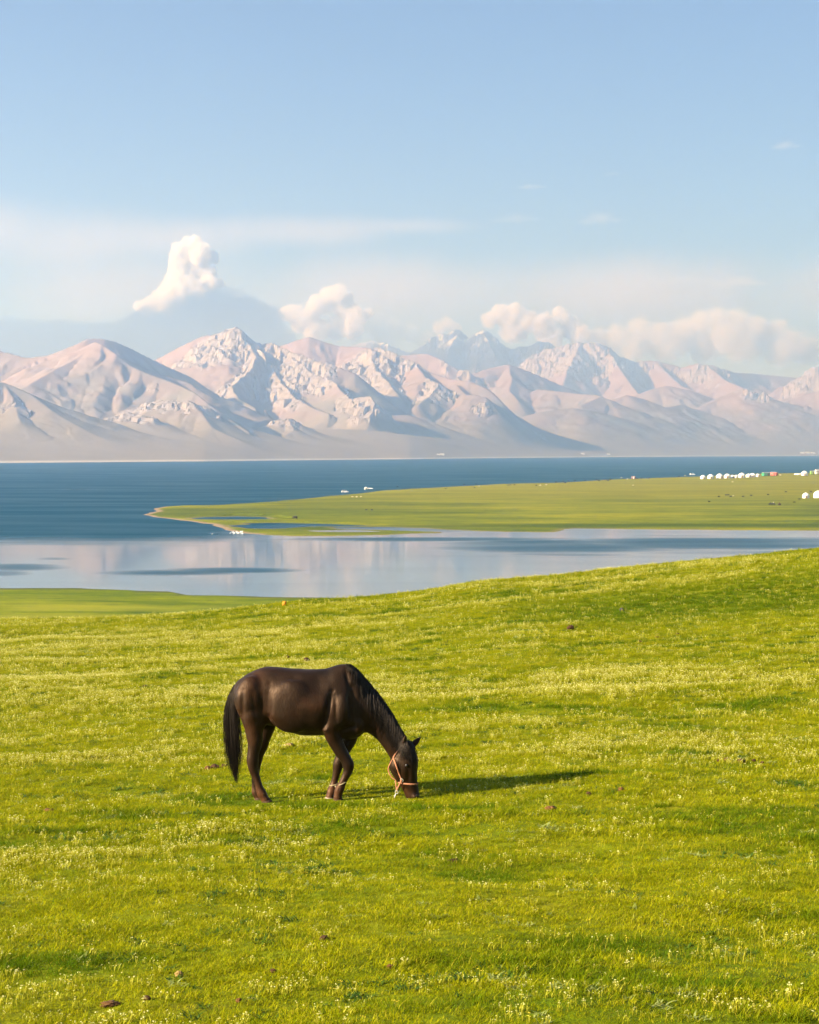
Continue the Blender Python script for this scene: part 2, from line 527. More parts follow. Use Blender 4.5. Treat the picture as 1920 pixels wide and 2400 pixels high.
def spine(pts, slope=0.55, p=1.35, rock=0.0, asym=0.45):
    """crest points (px, py, Y[, rock]) -> 3-D crest line; slopes fall away on both sides"""
    q = []
    for t in pts:
        w = at(t[0], t[1], t[2]); q.append((w.x, w.y, w.z, t[3] if len(t) > 3 else rock))
    return dict(q=q, slope=slope, p=p, asym=asym if slope >= .5 else min(asym, .08))

SP = [
 # low hill at the left edge
 spine([(-150, 870, 6100), (-40, 884, 6150), (10, 893, 6200, .25), (70, 906, 6150), (120, 930, 6000), (190, 962, 5900), (245, 990, 5800)], .42, 1.25),
 spine([(10, 893, 6200, .5), (35, 925, 6000, .7), (50, 960, 5800, .1)], .45, 1.2),
 # rounded dome
 spine([(-220, 785, 7700), (-100, 800, 7700), (0, 822, 7700), (65, 838, 7650), (110, 832, 7650), (165, 811, 7650), (205, 793, 7650), (240, 793, 7700), (270, 800, 7750),
        (310, 818, 7800), (350, 838, 7850), (400, 862, 7900), (440, 880, 8000)], .52, 1.3),
 spine([(222, 800, 7560, .5), (240, 808, 7450, .2), (272, 830, 7350), (305, 856, 7300, .2), (330, 868, 7250, .3), (375, 884, 7200, .6), (430, 905, 7100, .3), (460, 921, 7000, .2), (490, 940, 6900), (540, 968, 6800), (585, 992, 6700)], .50, 1.25, asym=.9),
 spine([(222, 803, 7560), (180, 838, 7350), (120, 870, 7150), (70, 900, 6950)], .46, 1.25),
 spine([(375, 935, 6850, .8), (410, 938, 6800, .8), (440, 930, 6800, .9), (470, 950, 6700, .5), (500, 985, 6500, .1), (590, 1012, 6350)], .42, 1.2),
 spine([(300, 960, 6550, .9), (330, 965, 6500, .8), (345, 990, 6400, .1)], .35, 1.2),
 # the rocky peak and its ridges
 spine([(372, 838, 9300), (420, 813, 9250, .1), (470, 790, 9200, .3), (500, 783, 9180, .7), (530, 775, 9150, .8), (553, 764, 9150, 1), (566, 774, 9150, 1), (585, 792, 9200, 1), (603, 803, 9200, 1),
        (640, 803, 9150, 1), (660, 815, 9100, 1), (700, 830, 9000, 1), (745, 845, 8900, .9), (778, 853, 8850, .8), (830, 872, 8800, .3)], .62, 1.35),
 spine([(556, 770, 9150, 1), (585, 808, 9000, 1), (600, 835, 8850, 1), (590, 862, 8700, 1), (565, 885, 8500, 1), (545, 905, 8300, .8), (560, 935, 8050, .5), (600, 955, 7900, .2)], .62, 1.3, asym=1.1),
 spine([(600, 806, 9150, 1), (625, 845, 8950, 1), (650, 880, 8750, 1), (668, 905, 8550, 1), (690, 928, 8350, .9), (730, 952, 8150, .6), (770, 968, 8000, .2)], .60, 1.3, asym=1.1),
 spine([(660, 818, 9100, 1), (700, 850, 8900, 1), (740, 877, 8750, .9), (780, 890, 8600, .8), (800, 915, 8400, .5), (830, 935, 8250, .7), (868, 925, 8150, 1), (880, 940, 8050, 1), (870, 968, 7900, .8)], .58, 1.3, asym=1.1),
 spine([(400, 880, 8600, .6), (470, 905, 8450, .8), (500, 920, 8350, .9), (530, 935, 8200, .6), (560, 945, 8100, .4)], .5, 1.25),
 spine([(650, 985, 7300, .9), (675, 975, 7350, .9), (690, 1000, 7200, .8), (672, 1015, 7100, .2)], .4, 1.2),
 # smooth crest behind, then the second rocky ridge
 spine([(640, 815, 10800), (690, 798, 10800), (727, 788, 10800), (765, 801, 10800), (800, 810, 10800), (850, 813, 10700), (890, 820, 10500)], .55, 1.3),
 spine([(850, 820, 10000, .5), (885, 814, 9800, 1), (905, 819, 9750, 1), (945, 838, 9700, 1), (975, 850, 9650, .9), (1010, 872, 9600, .5), (1060, 888, 9500), (1100, 892, 9400), (1180, 925, 9200), (1235, 945, 9100, .4)], .60, 1.3),
 spine([(870, 835, 9750, 1), (880, 862, 9500, 1), (905, 890, 9300, .9), (925, 915, 9100, .6), (945, 940, 8900, .2)], .6, 1.3),
 spine([(975, 852, 9650, .6), (1000, 885, 9350, .4), (1030, 895, 9250, .9), (1010, 925, 9050, .8), (980, 950, 8850, .3)], .52, 1.3),
 spine([(1070, 900, 9350), (1090, 925, 9150, .2), (1140, 920, 9100, .6), (1170, 935, 9000, .3)], .45, 1.2),
 spine([(900, 835, 12300), (960, 831, 12300, .4), (1000, 827, 12300, .5), (1030, 838, 12200, .5), (1050, 852, 12100, .6), (1075, 866, 12050, .8), (1098, 870, 12000, .8), (1100, 885, 11900, .4)], .60, 1.3),
 # far peaks, their shade painted as dark rock
 spine([(740, 830, 19500, 1), (850, 803, 19500, 1), (870, 800, 19500, 1), (900, 803, 19500, 1), (960, 825, 19300, 1), (1000, 808, 19200, 1), (1022, 788, 19200, 1), (1050, 779, 19200, 1), (1076, 772, 19200, 1), (1097, 790, 19200, 1), (1106, 796, 19200, 1), (1116, 780, 19100, 1), (1134, 773, 19000, 1), (1150, 780, 19000, 1), (1168, 797, 19000, 1),
        (1187, 813, 19000, 1), (1200, 818, 19000, 1), (1214, 811, 19000, 1), (1232, 813, 19000, 1), (1260, 800, 19000, 1), (1285, 801, 19000, 1), (1310, 822, 19000, 1), (1400, 850, 19000, 1)], .75, 1.25),
 spine([(1076, 776, 19200, 1), (1062, 800, 18700, 1), (1050, 830, 18200, 1)], .75, 1.2),
 spine([(1134, 776, 19000, 1), (1150, 810, 18500, 1), (1170, 850, 18000, 1)], .75, 1.2),
 # pink hill in the middle
 spine([(1060, 900, 12000), (1100, 880, 12100), (1140, 864, 12200), (1190, 853, 12300), (1215, 860, 12350), (1250, 875, 12400), (1290, 892, 12450), (1330, 908, 12500), (1370, 924, 12600)], .55, 1.3),
 spine([(1190, 856, 12300), (1200, 885, 12000), (1195, 915, 11700), (1215, 940, 11400)], .5, 1.25),
 spine([(1260, 912, 11900), (1300, 915, 11800), (1350, 922, 11700), (1395, 925, 11600), (1408, 928, 11500), (1360, 950, 11200)], .42, 1.2),
 # big pale ridge on the right
 spine([(1225, 880, 16500, .5), (1255, 840, 16800, .7), (1290, 815, 17000, .8), (1330, 806, 17000, .9), (1355, 801, 17000, .9), (1400, 803, 17000, .9), (1432, 816, 17100, .9), (1455, 838, 17200, .8), (1490, 846, 17200, .6),
        (1530, 844, 17200, .5), (1560, 850, 17200, .6), (1600, 860, 17200, .5), (1640, 850, 17000, .7), (1680, 858, 17000, .7), (1720, 872, 17200, .5), (1780, 876, 17600, .2), (1860, 884, 17800, .2), (1960, 890, 18000)], .62, 1.35),
 spine([(1360, 803, 17000, .9), (1350, 830, 16500, .9), (1330, 865, 16000, .6), (1320, 900, 15500, .2)], .6, 1.25),
 spine([(1420, 812, 17050, .9), (1445, 850, 16500, .7), (1470, 890, 16000, .3), (1500, 925, 15500)], .6, 1.25),
 spine([(1540, 848, 17200, .5), (1570, 880, 16600, .2), (1600, 905, 16000, .2), (1640, 920, 15500)], .55, 1.25),
 spine([(1660, 856, 17000, .7), (1700, 890, 16400, .4), (1760, 915, 15800)], .55, 1.25),
 spine([(1830, 905, 16500, .5), (1880, 882, 16500, .9), (1915, 858, 16500, 1), (1960, 845, 16500, 1), (2060, 835, 16500, 1), (2300, 850, 16500, 1)], .7, 1.3),
 # foothills on the right
 spine([(1480, 932, 13800), (1530, 912, 13900), (1565, 903, 14000), (1610, 912, 14000), (1660, 930, 14100), (1720, 945, 14200)], .4, 1.2),
 spine([(1640, 955, 13300), (1690, 932, 13500), (1725, 915, 13600, .2), (1740, 910, 13600, .6), (1762, 914, 13600, .6), (1778, 926, 13700), (1830, 940, 13800), (1900, 956, 13900)], .42, 1.15),
 spine([(1850, 938, 14200), (1900, 920, 14200), (1960, 905, 14200), (2100, 890, 14200)], .4, 1.2),
 spine([(1420, 950, 11800), (1470, 925, 12000), (1510, 935, 12100), (1560, 955, 12200), (1600, 948, 12700, .3), (1610, 965, 12300, .4)], .38, 1.2),
 spine([(1270, 965, 10600), (1340, 955, 10700), (1400, 965, 10800), (1480, 985, 11000), (1560, 1010, 11200, .2)], .3, 1.2),
 spine([(980, 975, 8900), (1050, 958, 9000), (1120, 950, 9200), (1180, 958, 9300), (1260, 985, 9400), (1340, 1012, 9600)], .3, 1.2),
 spine([(700, 1010, 7600), (790, 1003, 7700), (900, 1005, 7800), (990, 1012, 7900), (1100, 1020, 8100)], .2, 1.2),
 spine([(840, 985, 8300), (900, 975, 8400), (950, 972, 8500), (1010, 985, 8500)], .25, 1.2),
 spine([(1560, 1010, 12300), (1660, 992, 12500), (1760, 985, 12600), (1900, 975, 12800), (2100, 965, 13000)], .25, 1.2),
]
wxm = 1.0 * fbm(Xm * .0032, Ym * .0032, 4, 51); wym = 1.0 * fbm(Xm * .0032, Ym * .0032, 4, 57)
hM = zbase.copy(); rockM = np.zeros_like(hM); dtopM = np.full_like(hM, 1e6)
def eval_spines(X, Y, base):
    h = base.copy(); rk = np.zeros_like(h); dc = np.full_like(h, 1e6); arc = np.zeros_like(h)
    for si, S in enumerate(SP):
        q = S['q']
        xs = [v[0] for v in q]; ysn = [v[1] for v in q]
        zmax = max(v[2] for v in q); R = zmax * S['p'] / S['slope'] * 1.15 + 100
        bx = (X > min(xs) - R) & (X < max(xs) + R) & (Y > min(ysn) - R) & (Y < max(ysn) + R)
        rows = np.where(bx.any(1))[0]; cols = np.where(bx.any(0))[0]
        if not len(rows): continue
        sl = (slice(rows[0], rows[-1] + 1), slice(cols[0], cols[-1] + 1))
        x, y = X[sl], Y[sl]
        hb = h[sl]; rb = rk[sl]; db = dc[sl]; b0 = base[sl]; ab = arc[sl]; acc = si * 7000.0
        for (x0, y0, z0, r0), (x1, y1, z1, r1) in zip(q[:-1], q[1:]):
            ex, ey = x1 - x0, y1 - y0
            t = np.clip(((x - x0) * ex + (y - y0) * ey) / (ex * ex + ey * ey), 0, 1)
            d = np.hypot(x - x0 - t * ex, y - y0 - t * ey)
            zc = z0 + (z1 - z0) * t; rc = r0 + (r1 - r0) * t
            rel = np.maximum(zc - b0, 1.0)
            right = (x - x0 - t * ex) / (d + 1.0)
            W = rel * S['p'] / (S['slope'] * (1 + S['asym'] * np.clip(right, 0, 1)))
            f = np.clip(1 - d / W, 0, 1) ** S['p']
            hh = b0 + rel * f
            up = hh > hb
            rb[...] = np.where(up, rc * np.clip(1.25 - d / (0.62 * W + 1), 0, 1), rb)
            db[...] = np.where(up, d, db)
            seg_ = math.hypot(ex, ey)
            ab[...] = np.where(up, acc + t * seg_ + np.where(ex * (y - y0) - ey * (x - x0) > 0, 3300.0, 0.0), ab); acc += seg_
            hb[...] = np.maximum(hb, hh)
        h[sl] = hb; rk[sl] = rb; dc[sl] = db; arc[sl] = ab
    return h, rk, dc, arc
h0, rk0, dc0, arc0 = eval_spines(Xm, Ym, zbase)
amp = 110 * sstep(0, 420, dc0) + 14
h1, rk1, dc1, arc1 = eval_spines(Xm + wxm * amp, Ym + wym * amp, zbase)
rel = np.maximum(h1 - zbase, 0) * sstep(150, 1500, Dsh)
h1 = zbase + rel
# gullies run down the fall line: noise along the crest, stretched down the slope
arc_w = arc1 + 55 * fbm(Xm * .006, Ym * .006, 3, 70)
gul = ridged(arc_w * .0030, dc1 * .0007, 3, 71) - 0.45
h1 = h1 + gul * np.minimum(rel * .16, 34) * sstep(15, 260, dc1)
fl2 = ridged(arc_w * .0095, dc1 * .0016, 3, 73) - 0.42
h1 = h1 + fl2 * np.minimum(rel * .10, 22) * sstep(10, 150, dc1)
patch = fbm(Xm * .0050, Ym * .0042, 4, 81)
rock = np.clip(sstep(.52, .68, rk1 + patch * .55), 0, 1) * sstep(8, 50, rel)
def saw(t, up=.66):
    f = t - np.floor(t)
    return np.where(f < up, f / up, (1 - f) / (1 - up))
nA_ = fbm(Xm * .0040, Ym * .0030, 3, 83); nB_ = fbm(Xm * .011, Ym * .008, 3, 84)
ribs = 30 * saw(arc_w / 150 + 1.1 * nA_ + dc1 * .0012) + 15 * saw(arc_w / 62 + 1.3 * nB_ - dc1 * .002 + 1.5 * nA_) + 7 * saw(arc_w / 27 + 2.2 * nB_ + dc1 * .004)
steps = 16 * saw(dc1 / 95 + 1.2 * nB_ + .6 * nA_, .8)              # ledges across the ribs
far_k = np.clip(Ym / 9000.0, .8, 1.6)
h1 = h1 + rock * (ribs - 26 + steps - 8) * far_k * (0.30 + 0.70 * sstep(0, 90, dc1))
fl3 = ridged(arc_w * .027, dc1 * .0035, 2, 74) - 0.42
h1 = h1 + fl3 * np.minimum(rel * .04, 8) * sstep(10, 120, dc1)
hM = h1
# slope in world terms, for scree and soil
dY = np.gradient(Rm)[:, None]; dX = (Am[1] - Am[0]) * Ym
sx_ = np.gradient(hM, axis=1) / dX; sy_ = np.gradient(hM, axis=0) / dY
slope = np.hypot(sx_, sy_)
greens = np.clip(1 - sstep(120, 420, hM) , 0, 1)
m_mt, nt, b, out = new_mat('mountain_ground')
v = mapping(nt, (1, 1, 1))
nz = noise_node(nt, 0.006, 5, 0.6, v); nz2 = noise_node(nt, 0.05, 5, 0.65, v)
rk_ = attr_node(nt, 'rock'); gr = attr_node(nt, 'green'); dk = attr_node(nt, 'dark'); bh = attr_node(nt, 'beach')
turf = ramp(nt, nz, [(0.3, (0.165, 0.155, 0.112)), (0.7, (0.240, 0.205, 0.160))])
scree = ramp(nt, nz, [(0.3, (0.245, 0.165, 0.145)), (0.7, (0.315, 0.220, 0.195))])
low = attr_node(nt, 'plain')
dryp = ramp(nt, nz, [(0.3, (0.235, 0.190, 0.130)), (0.7, (0.285, 0.228, 0.160))])
grn = math_node(nt, 'MULTIPLY', gr, ramp(nt, noise_node(nt, 0.0035, 6, 0.65, v), [(.38, (.25,) * 3), (.60, (1,) * 3)]))
c = mixc(nt, grn, scree, turf)
c = mixc(nt, low, c, dryp)
rockc = ramp(nt, nz2, [(0.3, (0.25, 0.205, 0.185)), (0.7, (0.38, 0.32, 0.285))])
shade_rockc = ramp(nt, nz2, [(0.3, (0.025, 0.026, 0.03)), (0.7, (0.06, 0.058, 0.06))])
rockc = mixc(nt, dk, rockc, shade_rockc)
snow = attr_node(nt, 'snow')
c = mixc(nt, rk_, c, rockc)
c = mixc(nt, snow, c, (0.8, 0.8, 0.8))
c = mixc(nt, bh, c, (0.55, 0.47, 0.38))
nt.links.new(c, b.inputs['Base Color'])
b.inputs['Roughness'].default_value = 0.9; b.inputs['Specular IOR Level'].default_value = 0.1
bump = nt.nodes.new('ShaderNodeBump'); bump.inputs['Distance'].default_value = 10.0; nt.links.new(math_node(nt, 'ADD', math_node(nt, 'MULTIPLY', rk_, 0.65), 0.16), bump.inputs['Strength'])
nt.links.new(nz2, bump.inputs['Height']); nt.links.new(bump.outputs[0], b.inputs['Normal'])
dark = sstep(16900, 17500, Ym) * sstep(800, 900, PXm) * sstep(1480, 1400, PXm)  # where the far peaks' shade is put into a darker rock colour
snow_a = dark * sstep(1130, 1260, hM) * sstep(.42, .6, ridged(Xm * .006, Ym * .004, 3, 99)) * sstep(1.3, .8, slope) * sstep(1200, 1120, PXm)
green_a = np.clip(sstep(620, 220, hM + 160 * fbm(Xm * .0012, Ym * .0012, 3, 95)), 0, 1)
plain_a = sstep(215, 125, hM)
beach = sstep(60, 22, Dsh) * sstep(30, 8, hM)
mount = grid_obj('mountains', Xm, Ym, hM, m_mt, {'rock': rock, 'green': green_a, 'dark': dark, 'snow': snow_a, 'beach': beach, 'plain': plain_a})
_pr = (rock[:-1, :-1] + rock[1:, 1:]) * .5 < .35            # broken rock keeps its hard facets
mount.data.polygons.foreach_set('use_smooth', _pr.ravel())
tag(mount, 'bare rocky mountain range and dry plain beyond the lake', kind='structure')

# ------------------------------------------------------------------ the air between
hz = bpy.data.materials.new('haze_air'); hz.use_nodes = True
nt = hz.node_tree; nt.nodes.clear()
out = nt.nodes.new('ShaderNodeOutputMaterial')
pv = nt.nodes.new('ShaderNodeVolumePrincipled')
pv.inputs['Color'].default_value = (0.46, 0.66, 1.0, 1)
pv.inputs['Absorption Color'].default_value = (1, 1, 1, 1)
pv.inputs['Density'].default_value = 1.5e-4
pv.inputs['Anisotropy'].default_value = 0.66
nt.links.new(pv.outputs[0], out.inputs['Volume'])
bm = bmesh.new()
bmesh.ops.create_cube(bm, size=1.0)
for vtx in bm.verts:
    vtx.co.x = 9000 * (1 if vtx.co.x > 0 else -1)
    vtx.co.y = 21500 if vtx.co.y > 0 else -600
    vtx.co.z = 1520 if vtx.co.z > 0 else -12
haze = bm_obj('haze', bm, hz, smooth=False)
tag(haze, 'thin pale blue haze filling the air over the lake', kind='stuff')
# ------------------------------------------------------------------ clouds far behind the range (outside the haze)
def ico(rad, sub=2):
    bm = bmesh.new(); bmesh.ops.create_icosphere(bm, subdivisions=sub, radius=rad)
    return bm

def remeshed(name, bm, voxel):
    me = bpy.data.meshes.new(name + '_tmp'); bm.to_mesh(me); bm.free()
    o = bpy.data.objects.new(name + '_tmp', me); COL.objects.link(o)
    md = o.modifiers.new('r', 'REMESH'); md.mode = 'VOXEL'; md.voxel_size = voxel
    dg = bpy.context.evaluated_depsgraph_get()
    res = bpy.data.meshes.new_from_object(o.evaluated_get(dg))
    bpy.data.objects.remove(o); bpy.data.meshes.remove(me)
    res.name = name
    return res

def smin(nt, a, b_, k=0.35):
    m = nt.nodes.new('ShaderNodeMath'); m.operation = 'SMOOTH_MIN'; m.inputs[2].default_value = k
    nt.links.new(a, m.inputs[0]); nt.links.new(b_, m.inputs[1])
    return m.outputs[0]

def cloud(name, label, Y, puffs, dens=0.014, flat=1.0, depth=1.0, nscale=0.0065, nk=0.62, soft=0.35, seed=0, group='clouds behind the mountains', col=(1, .98, .95), jit=0.6, caster_puffs=(), grow=1.0):
    R = random.Random(seed)
    k = Y / FPX
    P = []
    for p in puffs:
        r = p[2] * k * grow
        c = at(p[0], p[1], Y + R.uniform(-jit, jit) * r)
        P.append((c, r, r * depth, r * (p[3] if len(p) > 3 else flat)))
    P += [(Vector(e[:3]), e[3], e[4], e[5]) for e in caster_puffs]      # unseen puffs added out of view to cast shade on the cloud
    cen = sum((c for c, *_ in P), Vector()) / len(P)
    bm = bmesh.new()
    for c, rx, ry, rz in P:
        M = Matrix.Translation(c - cen) @ Matrix.Diagonal((rx * 1.12, ry * 1.12, rz * 1.12, 1))
        bmesh.ops.create_icosphere(bm, subdivisions=3, radius=1.0, matrix=M)
    me = remeshed(name, bm, max(8.0, min(r for _, _, _, r in P) * 0.30))
    m = bpy.data.materials.new(name + '_vapour'); m.use_nodes = True
    nt = m.node_tree; nt.nodes.clear()
    out = nt.nodes.new('ShaderNodeOutputMaterial'); pv = nt.nodes.new('ShaderNodeVolumePrincipled')
    pv.inputs['Color'].default_value = (*col, 1); pv.inputs['Anisotropy'].default_value = 0.0
    tc = nt.nodes.new('ShaderNodeTexCoord')
    nz = nt.nodes.new('ShaderNodeTexNoise'); nz.inputs['Scale'].default_value = nscale
    nz.inputs['Detail'].default_value = 6.0; nz.inputs['Roughness'].default_value = 0.64
    off = nt.nodes.new('ShaderNodeVectorMath'); off.operation = 'ADD'; off.inputs[1].default_value = (seed * 531.0, seed * 77.0, 0)
    nt.links.new(tc.outputs['Object'], off.inputs[0]); nt.links.new(off.outputs[0], nz.inputs['Vector'])
    cur = None
    for c, rx, ry, rz in P:
        q = c - cen
        sb = nt.nodes.new('ShaderNodeVectorMath'); sb.operation = 'SUBTRACT'; sb.inputs[1].default_value = q
        dv = nt.nodes.new('ShaderNodeVectorMath'); dv.operation = 'DIVIDE'; dv.inputs[1].default_value = (rx, ry, rz)
        ln = nt.nodes.new('ShaderNodeVectorMath'); ln.operation = 'LENGTH'
        nt.links.new(tc.outputs['Object'], sb.inputs[0]); nt.links.new(sb.outputs[0], dv.inputs[0]); nt.links.new(dv.outputs[0], ln.inputs[0])
        cur = ln.outputs['Value'] if cur is None else smin(nt, cur, ln.outputs['Value'])
    body = math_node(nt, 'SUBTRACT', 0.97, cur)
    nn = math_node(nt, 'MULTIPLY', math_node(nt, 'SUBTRACT', nz.outputs['Fac'], 0.5), nk * 2)
    sd_ = math_node(nt, 'ADD', body, nn)
    mr = nt.nodes.new('ShaderNodeMapRange'); mr.interpolation_type = 'SMOOTHSTEP'
    mr.inputs['From Min'].default_value = 0.0; mr.inputs['From Max'].default_value = soft
    mr.inputs['To Max'].default_value = dens
    nt.links.new(sd_, mr.inputs['Value']); nt.links.new(mr.outputs[0], pv.inputs['Density'])
    nt.links.new(pv.outputs[0], out.inputs['Volume'])
    me.materials.clear(); me.materials.append(m)
    o = link(bpy.data.objects.new(name, me)); o.location = cen
    return tag(o, label, 'cloud', group)

cloud('cumulus_cloud', 'tall bright cream cumulus tower above the blue cloud bank', 27500,
      [(325, 716, 14), (350, 722, 24), (378, 712, 30), (400, 688, 32), (425, 660, 36), (418, 625, 28), (422, 592, 26), (440, 574, 20), (458, 566, 17), (470, 598, 28),
       (497, 604, 17), (484, 640, 26), (452, 668, 38), (492, 664, 22), (515, 664, 12), (440, 705, 36), (400, 722, 28), (448, 608, 34), (455, 640, 40), (430, 682, 40), (465, 690, 36)], seed=1, grow=1.08, nk=.85, soft=.25, dens=.018)
cloud('cloud_bank', 'long blue-grey shaded cloud bank behind the two left mountains, plus unseen puffs added to shade it', 25000,
      [(-80, 800, 75), (-20, 800, 66), (30, 806, 68), (80, 812, 70), (130, 812, 70), (180, 812, 68), (235, 812, 66), (290, 806, 68), (340, 796, 74), (395, 785, 80), (450, 770, 88), (510, 758, 90), (560, 765, 92), (610, 785, 80), (645, 810, 60)], seed=2, nk=.5, nscale=.004, dens=.012, col=(.42, .54, .74),  # blue-grey of the shaded bank is partly painted into its vapour colour
      caster_puffs=[(-14300, 21670, 5300, 1500, 1000, 1000), (-12600, 21670, 5400, 1500, 1000, 1000), (-11000, 21670, 5500, 1500, 1000, 1050), (-9600, 21800, 5450, 1100, 1000, 1000)])  # added shade casters, unseen beyond the left edge
cloud('cumulus_cloud', 'bright cream cumulus with a hollow, right of the rocky peak', 27500,
      [(665, 735, 17), (690, 738, 25), (720, 745, 28), (745, 715, 26), (770, 697, 26), (797, 686, 22), (813, 695, 16), (805, 722, 26), (836, 742, 26), (862, 736, 16), (790, 770, 32), (740, 776, 32), (700, 762, 22), (828, 772, 26)], seed=3, grow=1.12, nk=.8, soft=.28)
cloud('cloud_bank', 'grey shaded cloud between the rocky peak and the far snowy peaks', 26000,
      [(835, 792, 28), (880, 775, 32), (920, 765, 30), (960, 782, 32), (1000, 792, 26), (900, 800, 34)], seed=4, nk=.35, dens=.004, soft=.6, col=(.7, .78, .88))  # its shade is put in as a greyer vapour colour
cloud('cumulus_cloud', 'small faint pink cloud just left of the far snowy peaks', 27000,
      [(1028, 768, 20), (1048, 757, 20), (1068, 768, 18)], seed=5, dens=.006)
cloud('cumulus_cloud', 'cream cumulus with a small upright puff behind the far dark peak', 27500,
      [(1148, 748, 20), (1175, 738, 26), (1208, 738, 28), (1240, 754, 26), (1272, 760, 28), (1308, 732, 17), (1322, 745, 17), (1332, 765, 26), (1290, 782, 36), (1205, 772, 32), (1360, 788, 28)], seed=6, grow=1.15, nk=.75)
cloud('cumulus_cloud', 'broad cream cumulus mass above the right end of the range', 27500,
      [(1400, 792, 28), (1450, 788, 32), (1500, 774, 34), (1545, 778, 28), (1600, 772, 32), (1640, 757, 32), (1680, 748, 32), (1726, 756, 36), (1770, 766, 32), (1820, 776, 32), (1850, 792, 28),
       (1480, 815, 38), (1560, 815, 42), (1650, 806, 48), (1740, 806, 48), (1830, 822, 42), (1900, 825, 36), (1430, 806, 34), (1525, 796, 38), (1575, 800, 42), (1615, 788, 42), (1705, 786, 46), (1790, 792, 42), (1870, 812, 38)], seed=7, dens=.007, soft=.6, grow=1.15, nk=.75, col=(1, 1, .98))

# thin high veil and stray wisps
cloud('veil_cloud', 'broad thin pinkish veil of high cloud spread low across the sky', 46000,
      [(-200, 560, 300, .5), (0, 540, 260, .46), (170, 570, 320, .36), (420, 560, 300, .26), (700, 545, 300, .17), (960, 530, 240, .11), (300, 680, 420, .30), (900, 690, 460, .28), (1500, 690, 480, .28), (2050, 680, 420, .30)], dens=.00026, depth=.5, nscale=.0005, nk=.45, soft=1.0, seed=9, col=(1, .88, .86), jit=.1, group=None)
for sd_i, (x_, y_, rx_, f_, dn, lb) in enumerate([(1840, 340, 34, .38, .0011, 'tiny pink wisp of cloud highest on the right'), (1405, 512, 48, .42, .0008, 'faint pink wisp in the middle of the right sky'), (1245, 437, 34, .20, .0009, 'flat pale wisp left of the tiny high puff'),
        (1435, 406, 18, .45, .0010, 'tiny pale puff near the middle of the blue sky'), (1735, 660, 60, .30, .0009, 'cream wisp floating above the broad right cumulus'), (1600, 655, 70, .22, .0004, 'long faint grey wisp beside the cream wisp'), (1210, 512, 60, .22, .0004, 'grey wisp at the right end of the high veil')]):
    cloud('cloud_wisp', lb, 30000, [(x_, y_, rx_, f_), (x_ - rx_ * .6, y_ + rx_ * f_ * .4, rx_ * .7, f_ * .8), (x_ + rx_ * .7, y_ + rx_ * f_ * .2, rx_ * .7, f_ * .7)], dens=dn * .9, nscale=.004, nk=.9, soft=1.0, col=(1, .93, .9), seed=20 + sd_i, group='stray wisps of cloud')
# ------------------------------------------------------------------ the grazing horse
HY = 17.2                              # distance of its mid-plane
def hp(u, v, dy=0.0):
    """point in the horse's side plane from a traced profile, dy metres away from the viewer"""
    return at(480 + u / 3.08, 1500 + v / 3.08, HY + dy)
HK = HY / FPX / 3.08                   # metres per traced unit

def loft(bm, secs, n=20, power=2.0, top_narrow=0.0, yaw=0.0):
    """secs: (centre Vector, axis-in-plane Vector (half extent), half depth m). Rings are egg shaped."""
    rings = []
    for c, ax, w in secs:
        side = Vector((math.sin(yaw), math.cos(yaw), 0)) * w
        ring = []
        for k in range(n):
            t = 2 * math.pi * k / n
            cs, sn = math.cos(t), math.sin(t)
            cs_ = math.copysign(abs(cs) ** (2 / power), cs); sn_ = math.copysign(abs(sn) ** (2 / power), sn)
            wq = 1 - top_narrow * max(0, sn_)
            ring.append(bm.verts.new(c + ax * sn_ + side * cs_ * wq))
        rings.append(ring)
    for a, b_ in zip(rings[:-1], rings[1:]):
        for k in range(n):
            bm.faces.new((a[k], a[(k + 1) % n], b_[(k + 1) % n], b_[k]))
    for ring, flip in ((rings[0], False), (rings[-1], True)):
        f = ring[::-1] if flip else ring
        bm.faces.new(f)
    return rings

def smooth_path(pts, sub=4):
    """Catmull-Rom through tuples"""
    out = []
    P = [np.array(p, float) for p in pts]
    for i in range(len(P) - 1):
        p0 = P[max(i - 1, 0)]; p1 = P[i]; p2 = P[i + 1]; p3 = P[min(i + 2, len(P) - 1)]
        for k in range(sub):
            t = k / sub
            out.append(0.5 * ((2 * p1) + (-p0 + p2) * t + (2 * p0 - 5 * p1 + 4 * p2 - p3) * t * t + (-p0 + 3 * p1 - 3 * p2 + p3) * t ** 3))
    out.append(P[-1])
    return out

def limb(bm, pts, n=14):
    """pts: (u, v, half width units, half depth units, dy)"""
    P = smooth_path([(q[0], q[1], q[2] * (1.12 if q[1] > 700 else 1.0), q[3] * (1.12 if q[1] > 700 else 1.0), q[4]) for q in pts], 4)
    secs = []
    for i, p in enumerate(P):
        a = P[max(i - 1, 0)]; b_ = P[min(i + 1, len(P) - 1)]
        d = np.array([b_[0] - a[0], b_[1] - a[1]]); d /= np.linalg.norm(d) + 1e-9
        ax = Vector((-d[1], 0, -d[0])) * (-1)          # perpendicular in the side plane
        ax = Vector((d[1], 0, d[0]))
        secs.append((hp(p[0], p[1], p[4]), ax * p[2] * HK, p[3] * HK))
    loft(bm, secs, n)

def blob(bm, u, v, ru, rv, rd, dy, rot=0.0):
    M = Matrix.Translation(hp(u, v, dy)) @ Matrix.Rotation(rot, 4, 'Y') @ Matrix.Diagonal((ru * HK, rd * HK, rv * HK, 1))
    bmesh.ops.create_icosphere(bm, subdivisions=3, radius=1.0, matrix=M)

bm = bmesh.new()
